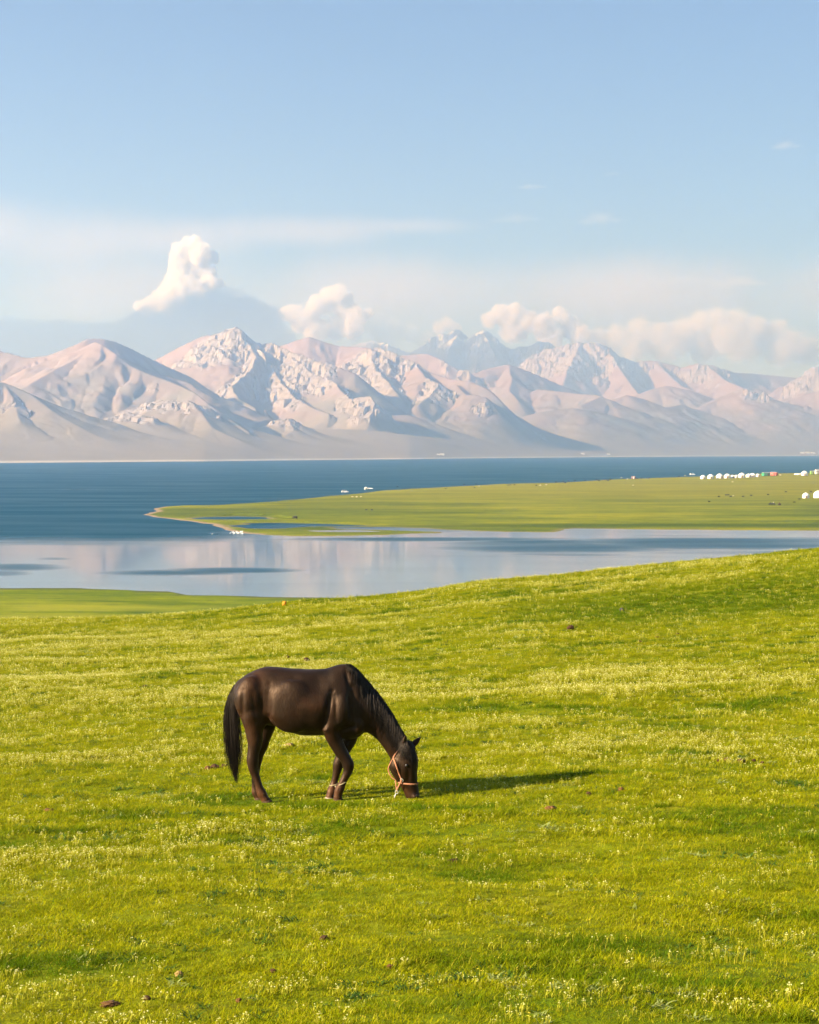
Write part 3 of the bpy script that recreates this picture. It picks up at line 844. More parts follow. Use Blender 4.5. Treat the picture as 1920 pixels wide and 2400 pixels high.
# trunk
T = [(212, 330, 440, 60), (228, 300, 490, 110), (262, 275, 560, 150), (320, 237, 590, 178), (380, 206, 600, 188), (440, 189, 610, 186), (520, 190, 628, 186), (600, 198, 658, 202), (700, 205, 688, 210),
     (800, 210, 690, 202), (860, 207, 688, 188), (900, 196, 692, 174), (950, 179, 705, 160), (1000, 171, 716, 148), (1050, 181, 718, 136), (1090, 204, 712, 122), (1130, 250, 694, 98), (1158, 330, 655, 66)]
secs = []
for p in smooth_path(T, 3):
    c = hp(p[0], (p[1] + p[2]) / 2)
    secs.append((c, Vector((0, 0, (p[2] - p[1]) / 2 * HK)), p[3] * HK))
loft(bm, secs, 28, power=2.15, top_narrow=0.16)
# neck: (bottom u,v)-(top u,v), half depth, dy
NK = [(1085, 690, 1020, 190, 128, 0), (1150, 668, 1150, 280, 105, 0), (1196, 680, 1262, 405, 84, 0), (1256, 732, 1330, 505, 70, -.005), (1306, 800, 1388, 606, 62, -.02), (1345, 862, 1436, 690, 56, -.035), (1372, 880, 1462, 725, 50, -.04)]
secs = []
for p in smooth_path(NK, 3):
    a, b_ = hp(p[0], p[1], p[5]), hp(p[2], p[3], p[5])
    secs.append(((a + b_) / 2, (b_ - a) / 2, p[4] * HK))
loft(bm, secs, 20, top_narrow=0.45)
# head, turned a little towards us
YAW = math.radians(24)
HD = [(1392, 792, 1474, 716, 46), (1350, 850, 1512, 772, 64), (1332, 900, 1537, 838, 72), (1334, 935, 1540, 895, 72), (1356, 980, 1534, 955, 62), (1396, 1035, 1536, 1022, 48), (1424, 1072, 1542, 1068, 42), (1440, 1105, 1548, 1106, 42), (1452, 1135, 1550, 1136, 42), (1472, 1158, 1540, 1158, 32)]
head_secs = []
hc0 = hp(1432, 780, -.04)
for p in smooth_path(HD, 3):
    a, b_ = hp(p[0], p[1], -.04), hp(p[2], p[3], -.04)
    c = (a + b_) / 2; h = (b_ - a) / 2
    hx = Vector((h.x * 1.04 * math.cos(YAW), -h.x * 1.04 * math.sin(YAW), h.z))
    head_secs.append((c, hx, p[4] * HK * 1.05))
loft(bm, head_secs, 20, power=2.3, yaw=YAW)
def head_pt(u, v, out):
    """a point on the near cheek: out metres towards us from the head's centre"""
    return hp(u, v, -.04 - out)
# legs: near hind, far hind, near fore, far fore
NH, FH, NF, FF = -.13, .12, -.105, .10
limb(bm, [(330, 400, 120, 70, -.09), (352, 510, 112, 84, NH), (360, 590, 92, 76, NH), (357, 655, 68, 62, NH), (361, 735, 50, 48, NH), (352, 815, 40, 38, NH), (346, 868, 40, 36, NH), (352, 930, 33, 30, NH), (374, 1000, 26, 24, NH), (394, 1065, 26, 24, NH), (412, 1108, 33, 29, NH), (430, 1140, 28, 26, NH), (444, 1163, 32, 32, NH)])
limb(bm, [(370, 400, 120, 70, .08), (415, 520, 105, 84, FH), (440, 610, 78, 72, FH), (432, 680, 54, 56, FH), (408, 760, 46, 44, FH), (384, 825, 40, 36, FH), (371, 872, 40, 36, FH), (366, 930, 32, 30, FH), (366, 1000, 26, 24, FH), (368, 1060, 26, 24, FH), (372, 1095, 32, 29, FH), (382, 1122, 28, 26, FH), (392, 1142, 31, 31, FH)])
limb(bm, [(985, 400, 95, 40, -.13), (945, 520, 92, 48, -.15), (915, 610, 74, 56, -.15), (920, 680, 58, 54, -.13), (950, 745, 46, 46, NF), (985, 810, 42, 42, NF), (1018, 860, 38, 38, NF), (1036, 902, 40, 38, NF), (1034, 945, 32, 32, NF), (1014, 992, 25, 25, NF), (993, 1034, 25, 25, NF), (975, 1076, 32, 31, NF), (962, 1115, 28, 28, NF), (962, 1152, 31, 32, NF)])
limb(bm, [(1050, 520, 85, 45, .12), (1060, 640, 66, 55, .12), (1045, 715, 48, 48, FF), (1012, 785, 42, 42, FF), (985, 845, 38, 38, FF), (966, 895, 37, 37, FF), (955, 945, 29, 30, FF), (944, 995, 24, 25, FF), (932, 1040, 24, 25, FF), (917, 1088, 31, 31, FF - .02), (908, 1120, 28, 28, FF - .03), (903, 1142, 31, 32, FF - .04)])
# muscle and bone masses
blob(bm, 322, 410, 105, 160, 78, -.155, math.radians(12))      # haunch
blob(bm, 322, 410, 105, 160, 78, .155, math.radians(12))
blob(bm, 630, 480, 190, 195, 62, -.205)                        # barrel
blob(bm, 630, 480, 190, 195, 62, .205)
blob(bm, 985, 500, 74, 128, 58, -.165, math.radians(10))       # shoulder
blob(bm, 985, 500, 66, 118, 62, .17, math.radians(10))
blob(bm, 925, 510, 40, 130, 40, -.178, math.radians(14))       # triceps line
blob(bm, 880, 640, 34, 32, 34, -.185)                          # elbow
blob(bm, 1100, 600, 62, 88, 66, -.07)                          # breast
blob(bm, 1100, 600, 62, 88, 66, .07)
blob(bm, 318, 868, 16, 26, 20, NH)                             # point of hock
blob(bm, 342, 872, 16, 26, 20, FH)
blob(bm, 1392, 905, 52, 62, 44, -.085)                         # cheek
blob(bm, 1470, 880, 24, 20, 18, -.11)                          # brow
blob(bm, 1528, 872, 18, 22, 18, .0)
blob(bm, 1518, 1128, 30, 26, 34, -.075)                        # nostril
body_me = remeshed('body', bm, 0.0105)
tmp = bpy.data.objects.new('tmp', body_me); COL.objects.link(tmp)
ms = tmp.modifiers.new('s', 'SMOOTH'); ms.factor = 0.5; ms.iterations = 6
vg = tmp.vertex_groups.new(name='trunk')
_c = np.zeros(len(body_me.vertices) * 3, np.float32); body_me.vertices.foreach_get('co', _c); _c = _c.reshape(-1, 3)
_zt = hp(700, 640).z; _xt = hp(1130, 600).x
_w = sstep(_zt - .10, _zt + .08, _c[:, 2]) * sstep(_xt + .10, _xt - .04, _c[:, 0])
for q_ in range(1, 11):
    ids = np.where((_w > (q_ - .5) / 10) & (_w <= (q_ + .5) / 10))[0]
    if len(ids): vg.add(ids.tolist(), q_ / 10, 'REPLACE')
ms2 = tmp.modifiers.new('s2', 'SMOOTH'); ms2.factor = 0.5; ms2.iterations = 34; ms2.vertex_group = 'trunk'
dg = bpy.context.evaluated_depsgraph_get()
body2 = bpy.data.meshes.new_from_object(tmp.evaluated_get(dg)); body2.name = 'body'
bpy.data.objects.remove(tmp)
body2.polygons.foreach_set('use_smooth', [True] * len(body2.polygons))
HORSE_O = hp(700, 1180, 0)
body2.transform(Matrix.Translation(-HORSE_O))
# coat
m_coat, nt, b, out = new_mat('horse_coat')
v = mapping(nt)
n1 = noise_node(nt, 3.2, 4, 0.55, v); n2 = noise_node(nt, 90.0, 3, 0.6, mapping(nt, (1, 1, .25)))
leg_t = attr_node(nt, 'low')
c = ramp(nt, n1, [(0.32, (0.0022, 0.0009, 0.0004)), (0.55, (0.0100, 0.0032, 0.0009)), (0.75, (0.032, 0.0105, 0.0028))])
c = mixc(nt, leg_t, c, (0.080, 0.028, 0.010))
c = mixc(nt, 0.5, c, ramp(nt, n2, [(0.3, (0.6,) * 3), (0.7, (1.35,) * 3)]), 'MULTIPLY')
nt.links.new(c, b.inputs['Base Color'])
nt.links.new(ramp(nt, noise_node(nt, 5.0, 3, .5, v), [(.3, (.43,) * 3), (.7, (.64,) * 3)]), b.inputs['Roughness'])
b.inputs['Specular IOR Level'].default_value = 0.40
b.inputs['Specular Tint'].default_value = (1.0, 0.66, 0.42, 1)
b.inputs['Sheen Weight'].default_value = 0.02
b.inputs['Sheen Tint'].default_value = (0.6, 0.42, 0.3, 1)
bp = nt.nodes.new('ShaderNodeBump'); bp.inputs['Strength'].default_value = 0.45; bp.inputs['Distance'].default_value = 0.008
nt.links.new(n2, bp.inputs['Height']); nt.links.new(bp.outputs[0], b.inputs['Normal'])
# a rib-and-muscle relief on the flank, and the browner pasterns as a point attribute
co = np.zeros(len(body2.vertices) * 3, np.float32); body2.vertices.foreach_get('co', co); co = co.reshape(-1, 3)
nr = np.zeros(len(body2.vertices) * 3, np.float32); body2.vertices.foreach_get('normal', nr); nr = nr.reshape(-1, 3)
rel_h = 0.007 * fbm(co[:, 0] * 6 + 2 * co[:, 2], co[:, 2] * 4, 2, 201)
# hollows and muscle lines pressed into the near and far side (profile units -> local metres)
def loc(u, v): q = hp(u, v) - HORSE_O; return q.x, q.z
def groove(u0, v0, u1, v1, depth, width):
    (x0, z0), (x1, z1) = loc(u0, v0), loc(u1, v1); ex, ez = x1 - x0, z1 - z0
    t = np.clip(((co[:, 0] - x0) * ex + (co[:, 2] - z0) * ez) / (ex * ex + ez * ez), 0, 1)
    d = np.hypot(co[:, 0] - x0 - t * ex, co[:, 2] - z0 - t * ez)
    return -depth * np.exp(-(d / (width * HK)) ** 2) * (.35 + .65 * np.sin(np.pi * np.clip(t, .06, .94)))
def dent(u, v, ru, rv, depth):
    x0, z0 = loc(u, v)
    return -depth * np.exp(-((co[:, 0] - x0) / (ru * HK)) ** 2 - ((co[:, 2] - z0) / (rv * HK)) ** 2)
side_w = sstep(.25, .75, np.abs(nr[:, 1]))
mus = (groove(928, 350, 862, 610, .022, 20) + groove(948, 380, 958, 560, .007, 12) + dent(428, 440, 38, 120, .034) + groove(478, 300, 468, 560, .016, 24) + groove(470, 540, 520, 628, .018, 18)
       + groove(1068, 330, 1078, 590, .024, 26) + groove(985, 640, 1085, 610, .016, 18) + groove(292, 340, 285, 560, .010, 18) + groove(365, 350, 385, 560, .010, 22)
       + dent(820, 330, 70, 90, .012) + groove(640, 640, 850, 660, .003, 20) + groove(1020, 210, 1050, 330, .010, 16) + dent(1470, 965, 18, 60, .010) + groove(1385, 960, 1440, 1060, .008, 10))
co += nr * (1.4 * mus * side_w)[:, None]
co += nr * (rel_h * sstep(.35, .7, co[:, 2]))[:, None]
body2.vertices.foreach_set('co', co.ravel())
lowa = body2.attributes.new('low', 'FLOAT', 'POINT')
lowa.data.foreach_set('value', (sstep(.40, .08, co[:, 2]) * (co[:, 0] < .55) * np.clip(.45 + .8 * fbm(co[:, 0] * 9, co[:, 2] * 9, 2, 207), 0, 1)).astype(np.float32))
body2.materials.clear(); body2.materials.append(m_coat)
horse = empty('horse', HORSE_O)
tag(horse, 'black-brown horse grazing with lowered head on the foreground slope', 'horse')
body = link(bpy.data.objects.new('body', body2), horse)

from mathutils.bvhtree import BVHTree
bvh = BVHTree.FromPolygons([Vector(c_) + HORSE_O for c_ in co], [tuple(p.vertices) for p in body2.polygons])
def on_horse(u, v, off=0.004, back=False):
    """the body's surface where it is seen at (u, v)"""
    px, py = 480 + u / 3.08, 1500 + v / 3.08
    if not back:
        d = ray(px, py).normalized()
        h = bvh.ray_cast(Vector((0, 0, CAMH)), d)
    else:
        p = at(px, py, HY + 2); d = Vector((0, -1, 0)); h = bvh.ray_cast(p, d)
    if h[0] is None:
        h = bvh.find_nearest(hp(u, v, -.05))
    return h[0] + h[1] * off, h[1]

def part(name, bm_or_me, mat, parent, origin):
    me = bm_or_me
    if isinstance(me, bmesh.types.BMesh):
        me = bpy.data.meshes.new(name); bm_or_me.to_mesh(me); bm_or_me.free()
    me.transform(Matrix.Translation(-origin))
    me.polygons.foreach_set('use_smooth', [True] * len(me.polygons))
    me.materials.clear(); me.materials.append(mat)
    return link(bpy.data.objects.new(name, me), parent)

# hooves
m_hoof = plain('dark_hoof', (0.050, 0.024, 0.010), .85, .35, 14)
m_hoofp = plain('pale_hoof', (0.22, 0.17, 0.11), .55, .25, 14)
for (u, v, u2, v2, r0, r1, dy, mt) in [(443, 1160, 458, 1196, 33, 42, NH, m_hoof), (391, 1138, 404, 1172, 32, 40, FH, m_hoof), (962, 1148, 968, 1192, 32, 40, NF, m_hoof), (903, 1138, 898, 1190, 32, 39, FF - .04, m_hoofp)]:
    hb = bmesh.new()
    limb(hb, [(u, v - 4, r0 * .9, r0 * .9, dy), (u * .8 + u2 * .2, v * .8 + v2 * .2, r0 * 1.04, r0 * 1.04, dy), (u2, v2, r1, r1, dy), (u2 + 1, v2 + 4, r1 * .94, r1 * .94, dy)], 16)
    bmesh.ops.recalc_face_normals(hb, faces=hb.faces)
    o = part('hoof', hb, mt, horse, HORSE_O)
    if mt is m_hoofp: o['label'] = 'pale grey-tan front hoof'

# ears
def ear(base, tip, width, facing):
    bm = bmesh.new(); ax = (tip - base); L = ax.length; ax.normalize()
    side = ax.cross(facing).normalized(); fr = side.cross(ax).normalized()
    rings = []
    for t, r in ((-.10, .62), (.12, .95), (.38, 1.0), (.65, .72), (.87, .34), (1.0, .04)):
        ring = []
        for k in range(10):
            a = 2 * math.pi * k / 10
            dd = side * math.cos(a) * r * width + fr * math.sin(a) * r * width * (.55 if math.sin(a) > 0 else .30)
            ring.append(bm.verts.new(base + ax * L * t + dd - fr * (0.25 * width * (1 - abs(2 * t - 1)))))
        rings.append(ring)
    for a, b_ in zip(rings[:-1], rings[1:]):
        for k in range(10): bm.faces.new((a[k], a[(k + 1) % 10], b_[(k + 1) % 10], b_[k]))
    bm.faces.new(rings[0][::-1]); bm.faces.new(rings[-1])
    bmesh.ops.recalc_face_normals(bm, faces=bm.faces)
    return bm
part('ear', ear(hp(1440, 768, -.10), hp(1450, 684, -.125), .030, Vector((.6, -.6, .2))), m_coat, horse, HORSE_O)
part('ear', ear(hp(1500, 762, .0), hp(1561, 700, .02), .030, Vector((.3, -.9, .3))), m_coat, horse, HORSE_O)
# eyes and nostril
m_eye, nt, b, out = new_mat('horse_eye')
f_ = noise_node(nt, 40, 2, .5, mapping(nt))
nt.links.new(ramp(nt, f_, [(.3, (0.004, 0.002, 0.001)), (.7, (0.012, 0.006, 0.003))]), b.inputs['Base Color']); b.inputs['Roughness'].default_value = .35
ep, en = on_horse(1458, 906, -.006)
eb = bmesh.new(); bmesh.ops.create_uvsphere(eb, u_segments=16, v_segments=10, radius=.019, matrix=Matrix.Translation(ep))
part('eye', eb, m_eye, horse, HORSE_O)
nb_, nn_ = on_horse(1530, 1126, -.004)
eb = bmesh.new(); bmesh.ops.create_uvsphere(eb, u_segments=14, v_segments=8, radius=1, matrix=Matrix.Translation(nb_) @ Matrix.Diagonal((.012, .010, .018, 1)))
m_nos = plain('nostril_dark', (0.004, 0.002, 0.002), .8, .3, 30)
part('nostril', eb, m_nos, horse, HORSE_O)

# hair: tapered strands
m_hair, nt, b, out = new_mat('horse_hair')
f_ = noise_node(nt, 25, 3, .6, mapping(nt, (1, 1, .15)))
nt.links.new(ramp(nt, f_, [(.3, (0.0022, 0.0014, 0.0010)), (.72, (0.010, 0.0062, 0.0040))]), b.inputs['Base Color'])
b.inputs['Roughness'].default_value = .5; b.inputs['Specular IOR Level'].default_value = .28; b.inputs['Specular Tint'].default_value = (1, .82, .66, 1)
def strands(paths):
    V, F = [], []
    for pts, r in paths:
        base = len(V); n = len(pts)
        for i, p in enumerate(pts):
            t = i / (n - 1)
            rr = r * (1 - .85 * t ** 1.5) * (0.55 + .45 * min(1, t * 5))
            d = (pts[min(i + 1, n - 1)] - pts[max(i - 1, 0)]).normalized()
            s_ = d.cross(Vector((0, 1, .2))).normalized(); q = d.cross(s_)
            for k in range(3):
                a = 2 * math.pi * k / 3
                V.append(p + s_ * math.cos(a) * rr + q * math.sin(a) * rr)
        for i in range(n - 1):
            for k in range(3):
                F.append((base + i * 3 + k, base + i * 3 + (k + 1) % 3, base + (i + 1) * 3 + (k + 1) % 3, base + (i + 1) * 3 + k))
    me = bpy.data.meshes.new('hair'); me.from_pydata([tuple(x) for x in V], [], F); me.update()
    return me
R = random.Random(11)
def interp_line(pts, t):
    t = t * (len(pts) - 1); i = min(int(t), len(pts) - 2); f = t - i
    return [a + (b_ - a) * f for a, b_ in zip(pts[i], pts[i + 1])]
# tail
paths = []
tl = [(222, 325), (198, 400), (192, 500), (196, 620), (204, 740), (212, 860), (222, 960), (232, 1050)]
tw = [10, 22, 40, 50, 54, 52, 34, 14]
for k in range(760):
    sx = R.gauss(0, .52); sx = max(-1.25, min(1.25, sx)); sy = R.uniform(-1, 1)
    end = 1 - abs(R.gauss(0, .16)) - .12 * abs(sx)
    end = max(.45, min(1.0, end))
    pts = []
    for i in range(9):
        t = i / 8 * end
        u, v_ = interp_line(tl, t)
        w = interp_line([(x,) for x in tw], t)[0]
        wig = 9 * math.sin(t * 6 + (k % 23) * 1.7) * t
        pts.append(hp(u + sx * w + wig, v_ + R.uniform(-3, 3), .0 + sy * .035 * (w / 50 + .3)))
    paths.append((pts, R.uniform(.0014, .0036)))
tail = part('tail', strands(paths), m_hair, horse, HORSE_O)
# mane along the crest, combed over the near side
paths = []
crest = [(1015, 176), (1060, 190), (1105, 222), (1160, 285), (1215, 350), (1262, 408), (1310, 470), (1350, 535), (1388, 605), (1420, 660), (1448, 705)]
leng = [40, 70, 170, 260, 275, 270, 265, 250, 225, 190, 130]
for k in range(1500):
    t = R.random() ** .92
    u, v_ = interp_line(crest, t)
    L = interp_line([(x,) for x in leng], t)[0] * R.uniform(.7, 1.22)
    sl = .02 + .42 * R.random() * (1 - .4 * t) + .10 * math.sin(k * .37)
    pts = []
    u += R.uniform(-8, 8); v_ += R.uniform(-4, 6)
    lift = R.uniform(.004, .022); wv_ = R.uniform(0, 6)
    for i in range(8):
        s_ = i / 7
        uu = u + L * s_ * sl + 9 * math.sin(s_ * 4 + wv_) * s_
        vv_ = v_ + L * s_ * .97 + (-7 * (1 - s_) if i == 0 else 0)
        if i == 0:
            p = hp(u, v_ - R.uniform(2, 9), R.uniform(-.03, .015))
        else:
            h_, n_ = on_horse(uu, vv_, lift * (1 - .4 * s_) + .004)
            p = h_
            q = pts[-1]
            if abs(p.y - q.y) > .10: p = Vector((p.x, q.y + (.02 if p.y > q.y else -.10), p.z)) if p.y > q.y else p
        pts.append(p)
    paths.append((pts, R.uniform(.0014, .0034)))
for k in range(46):                     # short upright and far-side hairs that break the crest line
    t = R.random()
    u, v_ = interp_line(crest, t)
    L = R.uniform(10, 30)
    pts = [hp(u + L * .35 * s_, v_ - 2 - L * s_ * .8 * math.cos(s_ * 1.4) , .005 + .03 * s_) for s_ in (0, .3, .6, .85, 1)]
    paths.append((pts, R.uniform(.002, .004)))
mane = part('mane', strands(paths), m_hair, horse, HORSE_O)
# forelock down the brow
paths = []
for k in range(70):
    u0, v0 = R.uniform(1462, 1500), R.uniform(722, 748)
    L = R.uniform(90, 190); pts = []
    for i in range(7):
        s_ = i / 6
        h_, n_ = on_horse(min(u0 + 26 * s_ + 8 * math.sin(k + s_ * 3), 1536), v0 + L * s_, R.uniform(.006, .014))
        pts.append(h_)
    paths.append((pts, R.uniform(.0025, .005)))
part('forelock', strands(paths), m_hair, horse, HORSE_O)

# ------------------------------------------------------------------ halter
def ribbon(pts, width, thick=.004, closed=False, normals=None):
    bm = bmesh.new(); rings = []
    n = len(pts)
    for i, p in enumerate(pts):
        a = pts[(i - 1) % n] if closed else pts[max(i - 1, 0)]
        b_ = pts[(i + 1) % n] if closed else pts[min(i + 1, n - 1)]
        d = (b_ - a).normalized(); nn = normals[i].normalized()
        s_ = d.cross(nn).normalized()
        ring = [bm.verts.new(p + s_ * width / 2 * x + nn * thick * y) for x, y in ((-1, 0), (1, 0), (1, 1), (-1, 1))]
        rings.append(ring)
    rng = range(n) if closed else range(n - 1)
    for i in rng:
        a, b_ = rings[i], rings[(i + 1) % n]
        for k in range(4): bm.faces.new((a[k], a[(k + 1) % 4], b_[(k + 1) % 4], b_[k]))
    if not closed: bm.faces.new(rings[0][::-1]); bm.faces.new(rings[-1])
    bmesh.ops.recalc_face_normals(bm, faces=bm.faces)
    return bm
m_strap = plain('orange_webbing', (0.32, 0.13, 0.06), .7, .22, 60)
m_metal = plain('pale_metal', (0.36, 0.32, 0.25), .35, .15, 40, spec=.6)
hal_o = hp(1436, 1010, -.04)
halter = empty('halter', hal_o); tag(halter, 'faded orange webbing halter on the head of the grazing horse', 'halter')
def surf_path(pts, off=.004, sub=5, back=False):
    P, Nn = [], []
    for q in smooth_path(pts, sub):
        p, n_ = on_horse(q[0], q[1], off, back); P.append(p); Nn.append(n_)
    return P, Nn
def ring_at(v, tilt, grow, off_u=0):
    """closed loop round the head at profile height v"""
    i = min(range(len(head_secs)), key=lambda j: abs(head_secs[j][0].z - hp(1480, v).z))
    c, hx, w = head_secs[i]
    side = Vector((math.sin(YAW), math.cos(YAW), 0)) * w
    P, Nn = [], []
    for k in range(28):
        t = 2 * math.pi * k / 28
        cs, sn = math.cos(t), math.sin(t)
        dirv = (hx * math.copysign(abs(sn) ** .87, sn) + side * math.copysign(abs(cs) ** .87, cs))
        p = c + dirv * grow + Vector((0, 0, -tilt * sn))
        P.append(p); Nn.append(dirv)
    return P, Nn
def r2(U, V):                         # close-up tracing of the head -> profile units
    return ((860 + U / 8.983 - 480) * 3.08, (1680 + V / 8.983 - 1500) * 3.08)
P_, N_ = ring_at(1022, .014, 1.05)
part('noseband', ribbon(P_, .017, .003, True, N_), m_strap, halter, hal_o)
P_, N_ = surf_path([r2(565, 880), r2(610, 1000), r2(660, 1140), r2(700, 1240), r2(738, 1325)])
part('cheek_strap', ribbon(P_, .016, .003, False, N_), m_strap, halter, hal_o)
P_, N_ = surf_path([r2(730, 600), r2(680, 680), r2(600, 790), r2(560, 870)])
part('crown_strap', ribbon(P_, .016, .003, False, N_), m_strap, halter, hal_o)
# strap behind the jaw and the chin strap hang a little free of the skin
def free_path(pts, sub=5):
    P = [hp(q[0], q[1], q[2]) for q in smooth_path(pts, sub)]
    return P, [Vector((-.4, -1, 0))] * len(P)
P_, N_ = free_path([(*r2(560, 870), -.10), (*r2(495, 980), -.075), (*r2(455, 1085), -.05), (*r2(470, 1180), -.045), (*r2(535, 1285), -.05), (*r2(600, 1330), -.055), (*r2(615, 1440), -.06), (*r2(630, 1550), -.06)])
part('throat_strap', ribbon(P_, .012, .003, False, N_), m_strap, halter, hal_o)
P_, N_ = free_path([(*r2(735, 1330), -.115), (*r2(690, 1420), -.10), (*r2(650, 1500), -.08), (*r2(632, 1550), -.065)])
part('chin_strap', ribbon(P_, .016, .003, False, N_), m_strap, halter, hal_o)
def torus(c, R_, r, ax=Vector((0, 1, 0)), seg=14, sub=6):
    bm = bmesh.new(); ax = ax.normalized(); e1 = ax.orthogonal().normalized(); e2 = ax.cross(e1)
    g = [[bm.verts.new(c + (e1 * math.cos(a) + e2 * math.sin(a)) * (R_ + r * math.cos(q)) + ax * r * math.sin(q)) for q in [2 * math.pi * j / sub for j in range(sub)]] for a in [2 * math.pi * i / seg for i in range(seg)]]
    for i in range(seg):
        for j in range(sub): bm.faces.new((g[i][j], g[(i + 1) % seg][j], g[(i + 1) % seg][(j + 1) % sub], g[i][(j + 1) % sub]))
    return bm
p, n_ = on_horse(*r2(742, 1328), .006)
part('ring', torus(p, .016, .004, n_), m_metal, halter, hal_o)
part('ring', torus(hp(*r2(630, 1585), -.065), .016, .0045, Vector((.4, 1, .1))), m_metal, halter, hal_o)
bmk = bmesh.new()
P_ = [hp(*r2(622, 1610), -.065), hp(*r2(605, 1640), -.066), hp(*r2(590, 1680), -.068), hp(*r2(582, 1712), -.068)]
part('lead_clip', ribbon(P_, .014, .012, False, [Vector((0, -1, 0))] * 4), m_metal, halter, hal_o)

# ------------------------------------------------------------------ hobble on the forelegs
hob_o = hp(965, 1060, 0)
hobble = empty('hobble', hob_o); tag(hobble, 'pale rope hobble tied round both forelegs of the grazing horse', 'hobble')
m_rope = plain('pale_rope', (0.27, 0.21, 0.11), .85, .3, 80)
def band(c, ax, r):
    return torus(c, r, .006, ax, 18, 6)
part('band', band(hp(993, 1034, NF), Vector((-.45, 0, 1)), .045), m_rope, hobble, hob_o)
part('band', band(hp(933, 1042, FF), Vector((-.2, 0, 1)), .045), m_rope, hobble, hob_o)
P_ = [hp(q[0], q[1], q[2]) for q in smooth_path([(978, 1040, NF - .01), (962, 1062, -.05), (950, 1066, .02), (940, 1048, FF - .03)], 5)]
part('link', ribbon(P_, .012, .010, False, [Vector((0, -1, 0))] * len(P_)), m_rope, hobble, hob_o)
# ------------------------------------------------------------------ grass and flowers of the foreground (too many to count)
def leaf_mat(name, lo, hi, trans=0.35, rough=0.55, tint2=None, spec=0.25):
    m, nt, b, out = new_mat(name)
    oi = nt.nodes.new('ShaderNodeObjectInfo')
    tn = nt.nodes.new('ShaderNodeAttribute'); tn.attribute_type = 'INSTANCER'; tn.attribute_name = 'tint'
    c = ramp(nt, oi.outputs['Random'], [(0.0, lo), (1.0, hi)])
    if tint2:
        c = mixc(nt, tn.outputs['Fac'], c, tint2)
    gm = nt.nodes.new('ShaderNodeTexCoord')
    nt.links.new(c, b.inputs['Base Color'])
    b.inputs['Roughness'].default_value = rough; b.inputs['Specular IOR Level'].default_value = spec
    tr = nt.nodes.new('ShaderNodeBsdfTranslucent'); nt.links.new(c, tr.inputs['Color'])
    mx = nt.nodes.new('ShaderNodeMixShader'); mx.inputs[0].default_value = trans
    nt.links.new(b.outputs[0], mx.inputs[1]); nt.links.new(tr.outputs[0], mx.inputs[2]); nt.links.new(mx.outputs[0], out.inputs['Surface'])
    return m
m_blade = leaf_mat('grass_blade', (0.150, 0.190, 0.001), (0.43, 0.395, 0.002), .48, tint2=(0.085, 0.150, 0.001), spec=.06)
m_dry = leaf_mat('dry_blade', (0.38, 0.33, 0.012), (0.48, 0.40, 0.03), .42, spec=.08)
m_flower = leaf_mat('pale_flower', (0.50, 0.46, 0.09), (0.90, 0.84, 0.38), .35, .8, spec=.1)
m_stalk = leaf_mat('pale_stalk', (0.38, 0.36, 0.02), (0.52, 0.48, 0.05), .42, spec=.08)
m_yellow = leaf_mat('yellow_petal', (0.62, 0.45, 0.02), (0.75, 0.60, 0.06), .3)
stock = bpy.data.collections.new('grass_stock')
Rg = random.Random(5)

def blade(V, F, x, y, h, w, ang, lean, seg=3, z0=-0.01):
    dx, dy = math.cos(ang), math.sin(ang); px_, py_ = -dy, dx
    b0 = len(V)
    for i in range(seg + 1):
        t = i / seg
        ww = w * (1 - t) ** .7 * .5
        off = lean * h * t * t
        cx_, cy_, z = x + dx * off, y + dy * off, z0 + h * t * (1 - .25 * lean * t)
        if i < seg:
            V.append((cx_ - px_ * ww, cy_ - py_ * ww, z)); V.append((cx_ + px_ * ww, cy_ + py_ * ww, z))
        else:
            V.append((cx_, cy_, z))
    for i in range(seg - 1):
        a = b0 + 2 * i; F.append((a, a + 1, a + 3, a + 2))
    a = b0 + 2 * (seg - 1); F.append((a, a + 1, a + 2))

def stock_obj(name, V, F, mats, idx):
    me = bpy.data.meshes.new(name); me.from_pydata(V, [], F); me.update()
    for m in mats: me.materials.append(m)
    me.polygons.foreach_set('material_index', idx)
    me.polygons.foreach_set('use_smooth', [True] * len(F))
    o = bpy.data.objects.new(name, me); stock.objects.link(o)
    return o

def make_tuft(name, n, rad, h0, h1, w, dryf, seg=3):
    V, F, I = [], [], []
    for k in range(n):
        a, r = Rg.uniform(0, 6.283), rad * math.sqrt(Rg.random())
        f0 = len(F)
        blade(V, F, r * math.cos(a), r * math.sin(a), Rg.uniform(h0, h1), w * Rg.uniform(.7, 1.3), Rg.uniform(0, 6.283), Rg.uniform(.35, 1.5), seg)
        I += [1 if Rg.random() < dryf else 0] * (len(F) - f0)
    return stock_obj(name, V, F, [m_blade, m_dry], I)

def head(V, F, x, y, z, r, petals=6):
    """a woolly star head: petals round a knob"""
    b0 = len(V)
    V.append((x, y, z + r * .45))
    for k in range(petals):
        a = 6.283 * k / petals + Rg.uniform(-.2, .2); q = r * Rg.uniform(.8, 1.25)
        V.append((x + math.cos(a) * q * .45, y + math.sin(a) * q * .45, z + r * .1))
        V.append((x + math.cos(a + .5) * q, y + math.sin(a + .5) * q, z + r * Rg.uniform(-.25, .35)))
    for k in range(petals):
        i, j = b0 + 1 + 2 * k, b0 + 1 + 2 * ((k + 1) % petals)
        F.append((b0, i, j)); F.append((i, i + 1, j))
    # underside knob
    V.append((x, y, z - r * .7)); u_ = len(V) - 1
    for k in range(petals):
        i, j = b0 + 1 + 2 * k, b0 + 1 + 2 * ((k + 1) % petals)
        F.append((u_, j, i))

